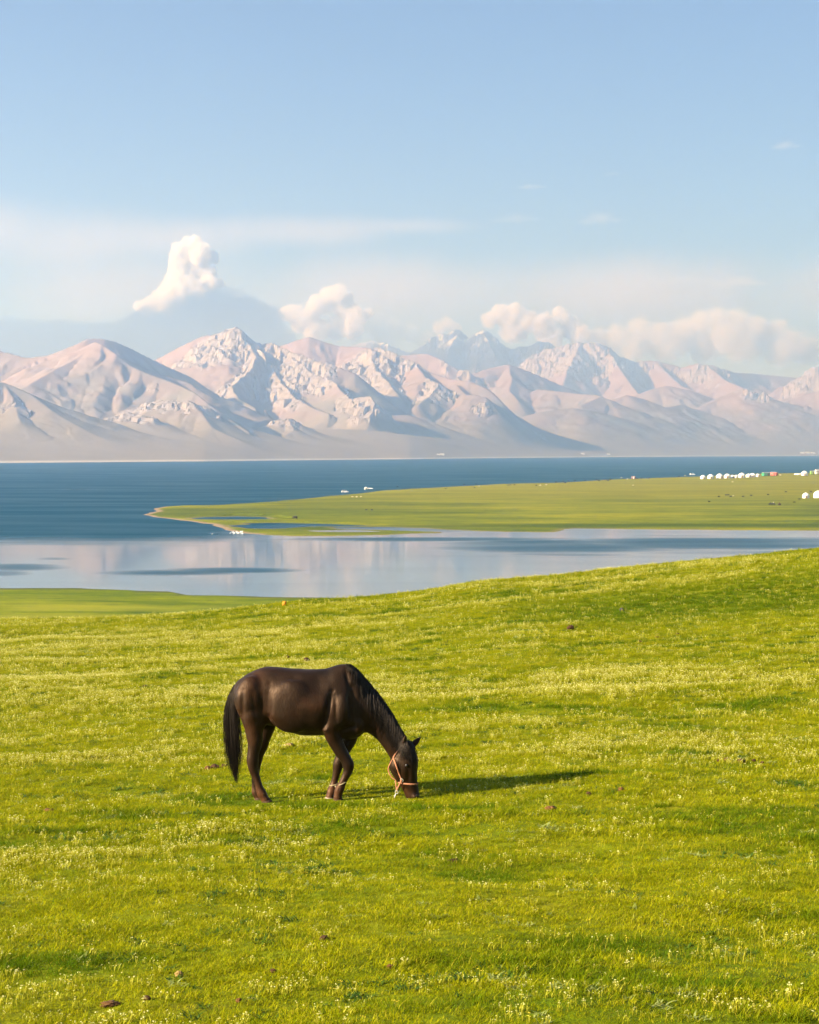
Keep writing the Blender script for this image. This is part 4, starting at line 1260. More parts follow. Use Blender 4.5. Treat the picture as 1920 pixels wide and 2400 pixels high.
def make_flower(name, n, h0, h1, rad, hr, leafy=True, petal=None):
    V, F, I = [], [], []
    for k in range(n):
        a, r = Rg.uniform(0, 6.283), rad * math.sqrt(Rg.random())
        x, y, h = r * math.cos(a), r * math.sin(a), Rg.uniform(h0, h1)
        f0 = len(F)
        ang, lean = Rg.uniform(0, 6.283), Rg.uniform(.05, .35)
        blade(V, F, x, y, h, .006, ang, lean, 3); blade(V, F, x, y, h * .98, .006, ang + 1.57, lean * .2, 3)
        if leafy:
            for q in range(4):
                blade(V, F, x, y, h * Rg.uniform(.4, .8), .007, Rg.uniform(0, 6.283), Rg.uniform(.4, 1.0), 3, h * Rg.uniform(0, .4))
        I += [0] * (len(F) - f0); f0 = len(F)
        tx, ty = x + math.cos(ang) * lean * h, y + math.sin(ang) * lean * h
        head(V, F, tx, ty, h * (1 - .25 * lean) - .004, hr * Rg.uniform(.8, 1.25))
        if Rg.random() < .6: head(V, F, tx + Rg.uniform(-.012, .012), ty + Rg.uniform(-.012, .012), h * .86, hr * .75)
        I += [1] * (len(F) - f0)
    return stock_obj(name, V, F, [m_stalk, petal or m_flower], I)

def make_spike(name, n, h0, h1, rad):
    V, F, I = [], [], []
    for k in range(n):
        a, r = Rg.uniform(0, 6.283), rad * math.sqrt(Rg.random())
        blade(V, F, r * math.cos(a), r * math.sin(a), Rg.uniform(h0, h1), .0045, Rg.uniform(0, 6.283), Rg.uniform(.1, .5), 3)
    return stock_obj(name, V, F, [m_dry], [0] * len(F))

def make_rosette(name, n, rad, mat):
    V, F = [], []
    for k in range(n):
        a, r = Rg.uniform(0, 6.283), rad * math.sqrt(Rg.random())
        blade(V, F, r * math.cos(a), r * math.sin(a), Rg.uniform(.03, .055), Rg.uniform(.010, .018), Rg.uniform(0, 6.283), Rg.uniform(.8, 2.0), 3)
    return stock_obj(name, V, F, [mat], [0] * len(F))
m_silver = leaf_mat('silvery_leaf', (0.24, 0.27, 0.05), (0.34, 0.37, 0.10), .35)
m_broad = leaf_mat('broad_dark_leaf', (0.045, 0.095, 0.004), (0.085, 0.150, 0.006), .4)
# names sort in this order; the instancer picks by index
T_ = [make_tuft('a_tuft', 34, .085, .018, .050, .0055, .10), make_tuft('b_tuft', 30, .080, .025, .060, .0050, .20), make_tuft('c_tuft', 38, .090, .014, .038, .0060, .05),
      make_tuft('d_tuft_long', 34, .080, .040, .090, .0055, .05), make_flower('e_flower', 4, .05, .09, .055, .0085), make_flower('f_flower', 6, .035, .075, .080, .0075),
      make_spike('g_spike', 8, .06, .13, .07), make_flower('h_yellow', 2, .04, .06, .03, .008, False, m_yellow),
      make_rosette('i_rosette', 22, .06, m_silver), make_rosette('j_rosette', 26, .07, m_broad)]

def scatter(n, y0, y1, gen):
    """uniform over the visible wedge between two distances (with a margin either side)"""
    wy = lambda y: .30 * y + 2.0
    out = []
    ya = gen.uniform(y0, y1, n * 3); keep = gen.uniform(0, 1, n * 3) < wy(ya) / wy(y1)
    ya = ya[keep][:n]
    xa = gen.uniform(-1, 1, len(ya)) * wy(ya)
    return xa, ya
gen = np.random.default_rng(3)
PX_, PY_, KI, SC, TI = [], [], [], [], []
def add(x, y, k, s_, t):
    PX_.append(x); PY_.append(y); KI.append(k); SC.append(s_); TI.append(t)
def lush_and_shade(x, y):
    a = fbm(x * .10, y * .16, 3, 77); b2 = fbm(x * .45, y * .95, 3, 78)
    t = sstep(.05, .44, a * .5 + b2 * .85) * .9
    shade_band = np.exp(-((y - 52 - .25 * (x - 8)) / 7.0) ** 2) * sstep(1.5, 6, x)  # shaded band by the right crest, put in as darker grass
    return np.clip(np.maximum(t, shade_band * .85), 0, 1)
def pale_zone(x, y):
    """where the pale flower heads crowd"""
    a = fbm(x * .22 + 9, y * .40, 4, 111)
    b2 = fbm(x * 1.3, y * 1.9, 2, 113)
    return a * .8 + b2 * .45 + .75 * fbm(x * .05 + 2, y * .15, 2, 119)
for (y0, y1, dens, s0) in ((7.2, 14, 360, .75), (14, 24, 250, .95), (24, 40, 130, 1.25), (40, 60, 65, 1.6), (60, 90, 36, 2.0)):
    area = .30 * (y1 ** 2 - y0 ** 2) + 4.0 * (y1 - y0)
    n = int(area * dens)
    x, y = scatter(n, y0, y1, gen)
    L = lush_and_shade(x, y)
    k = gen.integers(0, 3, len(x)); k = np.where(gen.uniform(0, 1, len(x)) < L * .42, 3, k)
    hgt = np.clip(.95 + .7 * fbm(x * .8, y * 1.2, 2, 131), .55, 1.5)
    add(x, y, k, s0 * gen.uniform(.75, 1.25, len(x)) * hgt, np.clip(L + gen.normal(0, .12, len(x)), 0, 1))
    # pale flowers
    n2 = int(area * dens * (.50 if y0 < 20 else .85))
    x, y = scatter(n2, y0, y1, gen)
    pz = pale_zone(x, y) - .35 * lush_and_shade(x, y)
    keep = gen.uniform(0, 1, len(x)) < np.clip(sstep(-.02, .52, pz) * .9 + .06, 0, 1)
    x, y = x[keep], y[keep]
    add(x, y, np.where(gen.uniform(0, 1, len(x)) < .4, 4, 5), s0 * gen.uniform(.5, 1.2, len(x)), np.zeros(len(x)))
    n3 = int(area * dens * .035)
    x, y = scatter(n3, y0, y1, gen)
    keep = gen.uniform(0, 1, len(x)) < sstep(-.05, .35, fbm(x * .3 + 4, y * .5, 3, 151))
    add(x[keep], y[keep], np.full(keep.sum(), 6), s0 * gen.uniform(.7, 1.1, keep.sum()), np.zeros(keep.sum()))
    for kk, frac, sdn, th in ((8, .03, 161, .15), (9, .12, 171, .18)):
        x, y = scatter(int(area * dens * frac), y0, y1, gen)
        keep = gen.uniform(0, 1, len(x)) < sstep(th - .15, th + .25, fbm(x * .5 + kk, y * .8, 3, sdn))
        add(x[keep], y[keep], np.full(keep.sum(), kk), s0 * gen.uniform(.7, 1.3, keep.sum()), np.zeros(keep.sum()))
    n4 = int(area * dens * .010)
    x, y = scatter(n4, y0, y1, gen)
    add(x, y, np.full(len(x), 7), s0 * gen.uniform(.8, 1.2, len(x)), np.zeros(len(x)))
GX, GY = np.concatenate(PX_), np.concatenate(PY_)
KI, SC, TI = np.concatenate(KI), np.concatenate(SC), np.concatenate(TI)
# the sward is cropped short right round the muzzle and the hooves
for hu, hv, dy_ in ((1510, 1160, -.05), (458, 1190, -.13), (400, 1170, .12), (968, 1190, -.1), (900, 1190, .06)):
    q = hp(hu, hv, dy_)
    dd = np.hypot(GX - q.x, (GY - q.y))
    SC = np.where(dd < .30, SC * (0.30 + .70 * dd / .30), SC)
GZ = ground_z(GX, GY)

def instancer(name, sel, label):
    co = np.stack([GX[sel], GY[sel], GZ[sel]], -1).astype(np.float32)
    me = bpy.data.meshes.new(name); me.vertices.add(len(co)); me.vertices.foreach_set('co', co.ravel())
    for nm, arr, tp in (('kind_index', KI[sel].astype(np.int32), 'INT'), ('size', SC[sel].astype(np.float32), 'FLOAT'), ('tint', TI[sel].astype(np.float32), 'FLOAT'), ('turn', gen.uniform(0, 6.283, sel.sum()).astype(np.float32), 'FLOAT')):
        a_ = me.attributes.new(nm, tp, 'POINT'); a_.data.foreach_set('value', arr)
    o = link(bpy.data.objects.new(name, me))
    ng = bpy.data.node_groups.new(name + '_nodes', 'GeometryNodeTree')
    ng.interface.new_socket('Geometry', in_out='INPUT', socket_type='NodeSocketGeometry')
    ng.interface.new_socket('Geometry', in_out='OUTPUT', socket_type='NodeSocketGeometry')
    nd = ng.nodes; lk = ng.links
    gi, go = nd.new('NodeGroupInput'), nd.new('NodeGroupOutput')
    ci = nd.new('GeometryNodeCollectionInfo'); ci.inputs['Collection'].default_value = stock
    ci.inputs['Separate Children'].default_value = True; ci.inputs['Reset Children'].default_value = True
    ip = nd.new('GeometryNodeInstanceOnPoints'); ip.inputs['Pick Instance'].default_value = True
    def named(n_, t):
        q = nd.new('GeometryNodeInputNamedAttribute'); q.data_type = t; q.inputs['Name'].default_value = n_
        return [s_ for s_ in q.outputs if s_.enabled and s_.name == 'Attribute'][0]
    cx = nd.new('ShaderNodeCombineXYZ'); lk.new(named('turn', 'FLOAT'), cx.inputs['Z'])
    lk.new(gi.outputs[0], ip.inputs['Points']); lk.new(ci.outputs[0], ip.inputs['Instance'])
    lk.new(named('kind_index', 'INT'), ip.inputs['Instance Index'])
    lk.new(cx.outputs[0], ip.inputs['Rotation']); lk.new(named('size', 'FLOAT'), ip.inputs['Scale'])
    lk.new(ip.outputs[0], go.inputs[0])
    md = o.modifiers.new('instances', 'NODES'); md.node_group = ng
    return tag(o, label, kind='stuff')
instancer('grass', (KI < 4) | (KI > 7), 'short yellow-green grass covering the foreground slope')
instancer('wildflowers', (KI >= 4) & (KI < 8), 'pale woolly flower heads and dry stalks among the foreground grass')
# ------------------------------------------------------------------ small builders
def copy_tree(o, parent=None):
    c = o.copy(); COL.objects.link(c); c.parent = parent
    for ch in list(o.children): copy_tree(ch, c)
    return c

def tube_rings(bm, rings):
    for a, b_ in zip(rings[:-1], rings[1:]):
        n = len(a)
        for k in range(n): bm.faces.new((a[k], a[(k + 1) % n], b_[(k + 1) % n], b_[k]))
    bm.faces.new(rings[0][::-1]); bm.faces.new(rings[-1])

def chain(bm, pts, n=10):
    """pts: (x, y, z, radius, flatten) - a tapered tube along any path"""
    rings = []
    for i, p in enumerate(pts):
        a = Vector(pts[max(i - 1, 0)][:3]); b_ = Vector(pts[min(i + 1, len(pts) - 1)][:3])
        d = (b_ - a).normalized(); s_ = d.cross(Vector((0, 1, 0.01))).normalized(); q = d.cross(s_).normalized()
        fl = p[4] if len(p) > 4 else 1.0
        rings.append([bm.verts.new(Vector(p[:3]) + s_ * math.cos(2 * math.pi * k / n) * p[3] + q * math.sin(2 * math.pi * k / n) * p[3] * fl) for k in range(n)])
    tube_rings(bm, rings)

def box_bm(x0, x1, y0, y1, z0, z1, bev=0.0):
    bm = bmesh.new(); bmesh.ops.create_cube(bm, size=1)
    for v in bm.verts:
        v.co = Vector(((x0 + x1) / 2 + v.co.x * (x1 - x0), (y0 + y1) / 2 + v.co.y * (y1 - y0), (z0 + z1) / 2 + v.co.z * (z1 - z0)))
    if bev: bmesh.ops.bevel(bm, geom=list(bm.edges), offset=bev, segments=2, affect='EDGES')
    return bm

def lathe_bm(prof, n=24, cap=True):
    bm = bmesh.new(); rings = []
    for r, z in prof:
        rings.append([bm.verts.new((r * math.cos(2 * math.pi * k / n), r * math.sin(2 * math.pi * k / n), z)) for k in range(n)])
    for a, b_ in zip(rings[:-1], rings[1:]):
        for k in range(n): bm.faces.new((a[k], a[(k + 1) % n], b_[(k + 1) % n], b_[k]))
    if cap: bm.faces.new(rings[-1]); bm.faces.new(rings[0][::-1])
    return bm

def sub(name, bm, mat, parent, smooth=True):
    return bm_obj(name, bm, mat, parent, smooth)

# ------------------------------------------------------------------ yurts
m_felt = plain('white_felt', (0.78, 0.75, 0.68), .85, .05, .8)
m_felt2 = plain('cream_felt', (0.66, 0.60, 0.48), .85, .07, .8)
m_wood = plain('red_brown_wood', (0.16, 0.06, 0.035), .6, .2, 3)
m_band = plain('grey_rope_band', (0.40, 0.37, 0.31), .8, .15, 3)
def yurt(W, H):
    t = empty('yurt'); r = W / 2
    wh = H * .50
    sub('wall', lathe_bm([(r * .985, -.4), (r, 0), (r * 1.01, wh * .5), (r * .985, wh)], 28), m_felt, t)
    sub('roof', lathe_bm([(r * 1.03, wh * .93), (r * 1.03, wh), (r * .90, wh + .14 * H), (r * .66, wh + .30 * H), (r * .38, wh + .42 * H), (r * .19, wh + .47 * H)], 28), m_felt, t)
    sub('crown', lathe_bm([(r * .20, wh + .455 * H), (r * .20, wh + .475 * H), (r * .12, wh + .495 * H), (r * .03, wh + .50 * H)], 16), m_band, t)
    sub('door', box_bm(r * .10, r * .42, -r * 1.04, -r * .86, 0, wh * .88, .02), m_wood, t, False)
    sub('band', lathe_bm([(r * 1.012, wh * .62), (r * 1.022, wh * .64), (r * 1.022, wh * .68), (r * 1.012, wh * .70)], 28, False), m_band, t)
    return t
yur = yurt(6.4, 4.4)
row = [(1648, 1122.6, 13.5, 'leftmost white yurt of the long row by the far shore'), (1666, 1122.1, 15.5, 'second white yurt from the left end of the long row'), (1687, 1121.6, 17, 'third white yurt from the left end of the long row'),
       (1705, 1120.9, 15.5, 'fourth white yurt from the left end of the long row'), (1717, 1120.6, 11, 'white yurt tucked behind the fifth place of the long row'), (1725.5, 1120.2, 10.5, 'narrow white yurt in the middle of the long row'),
       (1739, 1119.6, 17, 'wide white yurt right of the row middle'), (1754.5, 1118.6, 12.5, 'white yurt just left of the tallest yurt in the row'), (1764.5, 1118.5, 14.5, 'tallest white yurt near the right end of the row'),
       (1776.5, 1117.6, 11, 'cream yurt at the right end of the row by the green trailer'), (1886, 1114.6, 16, 'white yurt standing right of the red wagon by the far shore'),
       (1889, 1167.6, 16.5, 'nearer white yurt of the two at the right edge'), (1918, 1167.0, 22, 'white yurt cut by the right edge of the picture')]
for i, (px, py, wpx, lb) in enumerate(row):
    o = yur if i == 0 else copy_tree(yur)
    p = on_pen(px, py); w = wpx * p.y / FPX
    o.location = p; o.rotation_euler = (0, 0, rnd.uniform(-.5, .5)); o.scale = (w / 6.4,) * 2 + ((w / 6.4) * (1.0 if i < 11 else 1.15),)
    tag(o, lb, 'yurt', 'white yurts on the peninsula')
    if i == 9:
        for ch in o.children:
            if ch.name.startswith(('wall', 'roof')):
                ch.data = ch.data.copy(); ch.data.materials[0] = m_felt2

# ------------------------------------------------------------------ wagons and vehicles
m_green = plain('green_paint', (0.035, 0.26, 0.115), .5, .12, 1)
m_lime = plain('lime_paint', (0.22, 0.40, 0.06), .5, .12, 1)
m_red = plain('red_paint', (0.48, 0.075, 0.035), .55, .12, 1)
m_maroon = plain('maroon_paint', (0.16, 0.035, 0.04), .6, .15, 1)
m_white = plain('white_paint', (0.76, 0.74, 0.70), .4, .04, 1)
m_glass = plain('dark_glass', (0.03, 0.04, 0.05), .1, .2, 2, spec=.6)
m_tyre = plain('black_rubber', (0.02, 0.02, 0.02), .8, .2, 4)
m_metalr = plain('grey_roof_sheet', (0.30, 0.29, 0.28), .5, .15, 2)
def wheel_bm(r, w):
    bm = lathe_bm([(r * .5, -w / 2), (r, -w / 2), (r, w / 2), (r * .5, w / 2)], 14)
    bmesh.ops.rotate(bm, verts=bm.verts, matrix=Matrix.Rotation(math.pi / 2, 3, 'X'))
    return bm
def add_wheels(t, xs, ys, r, w=.25):
    for x in xs:
        for y in ys:
            o = sub('wheel', wheel_bm(r, w), m_tyre, t); o.location = (x, y, r - .02)
def wagon(px, py, wpx, hpx, mat, label, rz, end_mat=None):
    p = on_pen(px, py); k = p.y / FPX
    W, H = wpx * k, hpx * k
    t = empty('wagon', p, rz); tag(t, label, 'wagon', 'wagons beside the yurts')
    D = W * .75
    sub('body', box_bm(-W / 2, W / 2, -D / 2, D / 2, .55, H * .9, .03), mat, t, False)
    rb = bmesh.new()
    v = [rb.verts.new(q) for q in ((-W / 2 - .1, -D / 2 - .1, H * .9), (W / 2 + .1, -D / 2 - .1, H * .9), (W / 2 + .1, D / 2 + .1, H * .9), (-W / 2 - .1, D / 2 + .1, H * .9), (-W / 2 - .1, 0, H * 1.04), (W / 2 + .1, 0, H * 1.04))]
    for f in ((0, 1, 5, 4), (2, 3, 4, 5), (0, 4, 3), (1, 2, 5), (3, 2, 1, 0)): rb.faces.new([v[i] for i in f])
    sub('roof', rb, m_metalr, t, False)
    d = sub('door', box_bm(W * .10, W * .32, -D / 2 - .05, -D / 2 + .02, .6, H * .75, .01), m_maroon if mat is not m_maroon else m_white, t, False)
    for x in (-.32, -.08):
        wdw = sub('window', box_bm(W * x - W * .07, W * x + W * .07, -D / 2 - .05, -D / 2 + .02, H * .45, H * .72, .01), m_white, t, False)
        sub('pane', box_bm(W * x - W * .055, W * x + W * .055, -D / 2 - .07, -D / 2, H * .48, H * .69, .005), m_glass, wdw, False)
    add_wheels(t, (-W * .3, W * .3), (-D * .42, D * .42), .45)
    return t
wagon(1795.5, 1116.4, 16.5, 9.0, m_green, 'green wagon between the row of yurts and the red wagon', .25)
wagon(1814.5, 1115.6, 15.5, 9.4, m_red, 'red wagon at the right end of the row of yurts', -.62)
wagon(1485, 1123.2, 8.5, 7.0, m_maroon, 'small dark red hut alone near the far shore left of the yurts', -.5)
wagon(1904, 1112.5, 9, 9.0, m_lime, 'green-grey wagon at the right edge beside the far yurt', .1)
wagon(1915, 1112.0, 8, 12.0, m_white, 'tall pale wagon at the far right edge of the far shore', .2)

def van(px, py, lpx, label, rz, tall=.42):
    p = on_pen(px, py); L = lpx * p.y / FPX; H = L * tall; D = L * .38
    t = empty('parked_van', p, rz); tag(t, label, 'van', 'white vans parked on the peninsula')
    prof = [(-.5, .10), (-.5, .62), (-.46, .70), (-.40, .98), (-.30, 1.0), (.18, 1.0), (.30, .66), (.47, .56), (.5, .48), (.5, .10)]
    bm = bmesh.new()
    A = [bm.verts.new((x * L, -D / 2, .25 + z * H * .85)) for x, z in prof]; B = [bm.verts.new((x * L, D / 2, .25 + z * H * .85)) for x, z in prof]
    n = len(prof)
    for k in range(n): bm.faces.new((A[k], A[(k + 1) % n], B[(k + 1) % n], B[k]))
    bm.faces.new(A[::-1]); bm.faces.new(B)
    bmesh.ops.recalc_face_normals(bm, faces=bm.faces)
    sub('body', bm, m_white, t, False)
    for x0, x1 in ((-.40, -.20), (-.18, .0), (.02, .20)):
        sub('window', box_bm(x0 * L, x1 * L, -D / 2 - .02, -D / 2 + .03, .25 + H * .56, .25 + H * .80), m_glass, t, False)
    ws = sub('windscreen', box_bm(-.02, .02, -D * .42, D * .42, -H * .14, H * .14), m_glass, t, False)
    ws.location = (.245 * L, 0, .27 + .84 * H * .85); ws.rotation_euler = (0, math.radians(-28), 0)
    add_wheels(t, (-L * .31, L * .31), (-D * .46, D * .46), H * .20, .22)
van(808.5, 1155.2, 16, 'white van parked at the shore left of the cream tent', .15)
van(868, 1146.6, 11.5, 'white van parked behind the cream tent on the shore', -.1, .32)
van(1623, 1113.6, 12, 'white van left of the long row of yurts', .1, .36)

def tent(px, py, wpx, hpx, label, mat):
    p = on_pen(px, py); k = p.y / FPX; W, H = wpx * k, hpx * k
    t = empty('tent', p, .3); tag(t, label, 'tent', 'small tents on the peninsula')
    bm = bmesh.new()
    b0 = [bm.verts.new((W / 2 * x, W / 2 * y, -.1)) for x, y in ((-1, -1), (1, -1), (1, 1), (-1, 1))]
    s0 = [bm.verts.new((W / 2 * x * .92, W / 2 * y * .92, H * .55)) for x, y in ((-1, -1), (1, -1), (1, 1), (-1, 1))]
    r0 = [bm.verts.new((-W * .18, 0, H)), bm.verts.new((W * .18, 0, H))]
    for k_ in range(4): bm.faces.new((b0[k_], b0[(k_ + 1) % 4], s0[(k_ + 1) % 4], s0[k_]))
    bm.faces.new((s0[0], s0[1], r0[1], r0[0])); bm.faces.new((s0[2], s0[3], r0[0], r0[1])); bm.faces.new((s0[1], s0[2], r0[1])); bm.faces.new((s0[3], s0[0], r0[0]))
    sub('canvas', bm, mat, t, False)
    sub('door_flap', box_bm(-W * .12, W * .12, -W / 2 - .04, -W / 2 * .93, 0, H * .5, .01), m_band, t, False)
tent(858, 1147.2, 7, 6, 'small cream tent on the shore between two white vans', m_felt2)
tent(1873, 1112.6, 17, 3.2, 'low white awning tent left of the far right yurt', m_felt)

# ------------------------------------------------------------------ livestock
def cow_mesh(name, voxel=.05):
    bm = bmesh.new()
    chain(bm, [(-.85, 0, 1.10, .20), (-.72, 0, 1.08, .36), (-.35, 0, 1.00, .42), (.15, 0, .98, .44), (.55, 0, 1.06, .40), (.75, 0, 1.08, .28)], 12)
    chain(bm, [(.60, 0, 1.12, .27), (.92, 0, .98, .20), (1.14, 0, .74, .14), (1.24, 0, .52, .125), (1.30, 0, .34, .09)], 10)
    for x, y in ((-.62, -.19), (-.58, .19), (.52, -.19), (.58, .19)):
        chain(bm, [(x, y, .95, .17), (x + (.03 if x > 0 else -.05), y, .60, .11), (x, y, .34, .075), (x + .01, y, .06, .07), (x + .03, y, -.02, .085)], 8)
    chain(bm, [(-.88, 0, 1.25, .05), (-1.0, 0, 1.0, .045), (-1.02, 0, .55, .06), (-1.02, 0, .40, .02)], 6)
    me = remeshed(name, bm, voxel)
    me.polygons.foreach_set('use_smooth', [True] * len(me.polygons))
    return me
m_dark = plain('dark_hide', (0.018, 0.012, 0.009), .7, .4, 2)
m_brown = plain('brown_hide', (0.085, 0.038, 0.02), .7, .4, 2)
m_wool = plain('pale_wool', (0.55, 0.48, 0.36), .9, .15, 3)
cow = cow_mesh('cattle')
def beast(name, px, py, lpx, mat, label, cat, group, face=1):
    p = on_pen(px, py)
    me = cow if mat is m_dark else BM[mat.name]
    o = link(bpy.data.objects.new(name, me)); L = lpx * p.y / FPX
    k = L / 2.3
    o.location = p; o.scale = (k, k, k); o.rotation_euler = (0, 0, (0 if face > 0 else math.pi) + rnd.uniform(-.5, .5))
    return tag(o, label, cat, group)
cow.materials.append(m_dark)
BM = {}
for m in (m_brown, m_wool):
    c2 = cow.copy(); c2.materials[0] = m; BM[m.name] = c2
G1 = 'dark cattle in the herd near the far edge of the peninsula'
for px, py in [(1257, 1139.5), (1302.6, 1132), (1320.5, 1130), (1324.7, 1133), (1332, 1128.6), (1348, 1128.2), (1372, 1127.8), (1398, 1126.8), (1404, 1128.4), (1416.5, 1125.6), (1421.7, 1126.4), (1426, 1128.2), (1431, 1125.4), (1494, 1123), (1503, 1122.5), (1519.7, 1122.4), (1592, 1118.4)]:
    beast('cow', px, py, 5.2, m_dark, 'tiny dark cow in the herd along the far edge left of the yurts', 'cow', G1, rnd.choice((1, -1)))
G2 = 'dark animals below the row of yurts'
for px, py in [(1685, 1166), (1702, 1162.4), (1707, 1162.2), (1713, 1165.8), (1742, 1165.4), (1761, 1163.4), (1800, 1161.2), (1842, 1155), (1874, 1172), (1901, 1155), (1662, 1177.6), (1862, 1179)]:
    beast('cow', px, py, 6.2, m_dark, 'tiny dark cow grazing on the green between the yurt row and the riders', 'cow', G2, rnd.choice((1, -1)))
G3 = 'dark animals along the middle of the far edge'
for px, py in [(931.6, 1142), (1045, 1146.5), (1088, 1137.2), (1116, 1136), (1113, 1144.4), (1191, 1138.6), (1196, 1138), (1206, 1138)]:
    beast('cow', px, py, 4.6, m_dark, 'tiny dark cow near the middle of the far edge right of the tent', 'cow', G3, rnd.choice((1, -1)))
beast('cow', 692, 1217.5, 13, m_dark, 'single large dark cow standing by the pools at the near edge', 'cow', 'cattle on the low spit', -1)
beast('cow', 858.7, 1197, 5.8, m_dark, 'left one of the dark pair alone in mid peninsula', 'cow', 'dark pair in mid peninsula', 1)
beast('cow', 871.5, 1197, 5.8, m_dark, 'right one of the dark pair alone in mid peninsula', 'cow', 'dark pair in mid peninsula', -1)
G4 = 'pale sheep scattered on the peninsula'
for px, py in [(1267, 1139), (1281, 1137.5), (1471, 1124), (1123.8, 1140.6), (1484, 1139), (1457, 1121), (1719, 1163.5), (1717, 1131), (826, 1165.6), (836, 1165.8), (846, 1165.6), (1829, 1115), (1606, 1116)]:
    beast('sheep', px, py, 4.4, m_wool, 'tiny pale sheep standing on the peninsula grass', 'sheep', G4, rnd.choice((1, -1)))

# riders
m_cloth = [plain('dark_coat', (0.03, 0.03, 0.045), .8, .2, 4), plain('pale_coat', (0.45, 0.42, 0.40), .8, .2, 4), plain('maroon_coat', (0.12, 0.04, 0.04), .8, .2, 4)]
m_skin = plain('skin', (0.30, 0.17, 0.11), .6, .1, 8)
def rider_mesh():
    bm = bmesh.new()
    chain(bm, [(0, 0, -.02, .17), (0, 0, .12, .17), (.01, 0, .32, .18, .8), (.02, 0, .48, .17, .8), (.02, 0, .56, .07), (.02, 0, .62, .06)], 10)
    bmesh.ops.create_icosphere(bm, subdivisions=2, radius=.115, matrix=Matrix.Translation((.04, 0, .72)) @ Matrix.Diagonal((1, .9, 1.2, 1)))
    for s_ in (-1, 1):
        chain(bm, [(0, s_ * .10, .05, .10), (.18, s_ * .28, -.10, .085), (.16, s_ * .34, -.34, .065), (.10, s_ * .34, -.56, .05), (.22, s_ * .34, -.62, .045)], 8)
        chain(bm, [(.02, s_ * .18, .48, .065), (.06, s_ * .26, .26, .055), (.24, s_ * .16, .14, .045), (.32, s_ * .08, .14, .04)], 8)
    return remeshed('rider', bm, .035)
rm = rider_mesh()
for i, (px, py, lb, lb2) in enumerate([(1805.8, 1185, 'dark horse carrying the leftmost of the three riders', 'leftmost of three riders, in a dark coat, seated on a horse'), (1812.8, 1184.6, 'dark horse carrying the middle one of the three riders', 'middle one of three riders, in a pale coat, seated on a horse'),
                            (1827, 1185.4, 'brown horse carrying the rider apart on the right', 'rider in a maroon coat apart from the other two')]):
    p = on_pen(px, py)
    o = link(bpy.data.objects.new('horse', (cow if i < 2 else BM[m_brown.name]))); L = 9.2 * p.y / FPX; k = L / 2.3
    o.location = p; o.scale = (k, k, k); o.rotation_euler = (0, 0, math.pi * (i == 0) + .3 * i)
    tag(o, lb, 'horse', 'ridden horses below the near yurts')
    me = rm.copy(); me.materials.clear(); me.materials.append(m_cloth[i])
    r_ = link(bpy.data.objects.new('person', me)); r_.location = p + Vector((0, 0, 1.42 * k)); r_.scale = (k * 1.0,) * 3; r_.rotation_euler = o.rotation_euler
    tag(r_, lb2, 'person', 'riders below the near yurts')

# ------------------------------------------------------------------ gulls on the spit
m_gull = plain('white_feathers', (0.80, 0.78, 0.74), .7, .08, 6)
gb = bmesh.new()
chain(gb, [(-.30, 0, .26, .02), (-.18, 0, .28, .07), (0, 0, .27, .12), (.14, 0, .30, .10), (.22, 0, .40, .055), (.26, 0, .47, .06), (.33, 0, .47, .03), (.40, 0, .45, .008)], 8)
for y in (-.04, .04): chain(gb, [(.0, y, .20, .02), (.01, y, .0, .015), (.05, y, -.01, .02)], 5)
gull_me = remeshed('gull', gb, .018); gull_me.materials.append(m_gull)
gr = random.Random(4)
spots = [(536 + 34 * gr.random() ** .8, 1249 + 4.6 * gr.random()) for _ in range(26)] + [(497, 1253.5)]
for i, (px, py) in enumerate(spots):
    q = water_pt(px, py); z = max(pen_z(*q), 0.0) if i < 26 else 0.0
    o = link(bpy.data.objects.new('gull', gull_me)); k = gr.uniform(1.1, 1.8)
    o.location = (q[0], q[1], z - .02); o.scale = (k, k, k); o.rotation_euler = (0, 0, gr.uniform(0, 6.28))
    tag(o, 'white bird in the flock crowding the tip of the sandy spit' if i < 26 else 'single white bird on the water left of the flock', 'bird', 'white birds at the spit')

# ------------------------------------------------------------------ white houses on the far shore
def far_house(px, w, h, label):
    a = (px - CX) / FPX
    Ys = float(np.interp(px, [-600, 0, 480, 960, 1440, 1920, 2500], [4300, 4830, 5600, 7000, 9333, 11600, 13500])) + 130
    j = np.interp(a, Am, np.arange(nC)); i = np.interp(Ys, Rm, np.arange(nR))
    z = float(hM[int(i), int(j)])
    t = empty('house', (a * Ys, Ys, z), .2); tag(t, label, 'house', 'white houses on the far shore')
    k = Ys / FPX; W, H, D = w * k, h * k, w * k * .5
    sub('wall', box_bm(-W / 2, W / 2, -D / 2, D / 2, -3, H * .7), m_white, t, False)
    rb = bmesh.new()
    v = [rb.verts.new(q) for q in ((-W * .52, -D * .55, H * .7), (W * .52, -D * .55, H * .7), (W * .52, D * .55, H * .7), (-W * .52, D * .55, H * .7), (-W * .5, 0, H), (W * .5, 0, H))]
    for f in ((0, 1, 5, 4), (2, 3, 4, 5), (0, 4, 3), (1, 2, 5), (3, 2, 1, 0)): rb.faces.new([v[i_] for i_ in f])
    sub('roof', rb, m_white, t, False)
for px, w, h, lb in [(1027, 7, 3, 'left of the two white houses on the far shore at centre'), (1036, 10, 3.6, 'right of the two white houses on the far shore at centre'), (1366, 8, 3.6, 'white house alone on the far shore right of centre'), (1426, 7, 3.4, 'white house on the far shore above the hut'),
                     (1880, 9, 3.5, 'leftmost of the white houses on the far shore at right edge'), (1892, 10, 3.5, 'middle of the white houses on the far shore at right edge'), (1905, 9, 3.5, 'rightmost of the white houses on the far shore')]:
    far_house(px, w, h, lb)

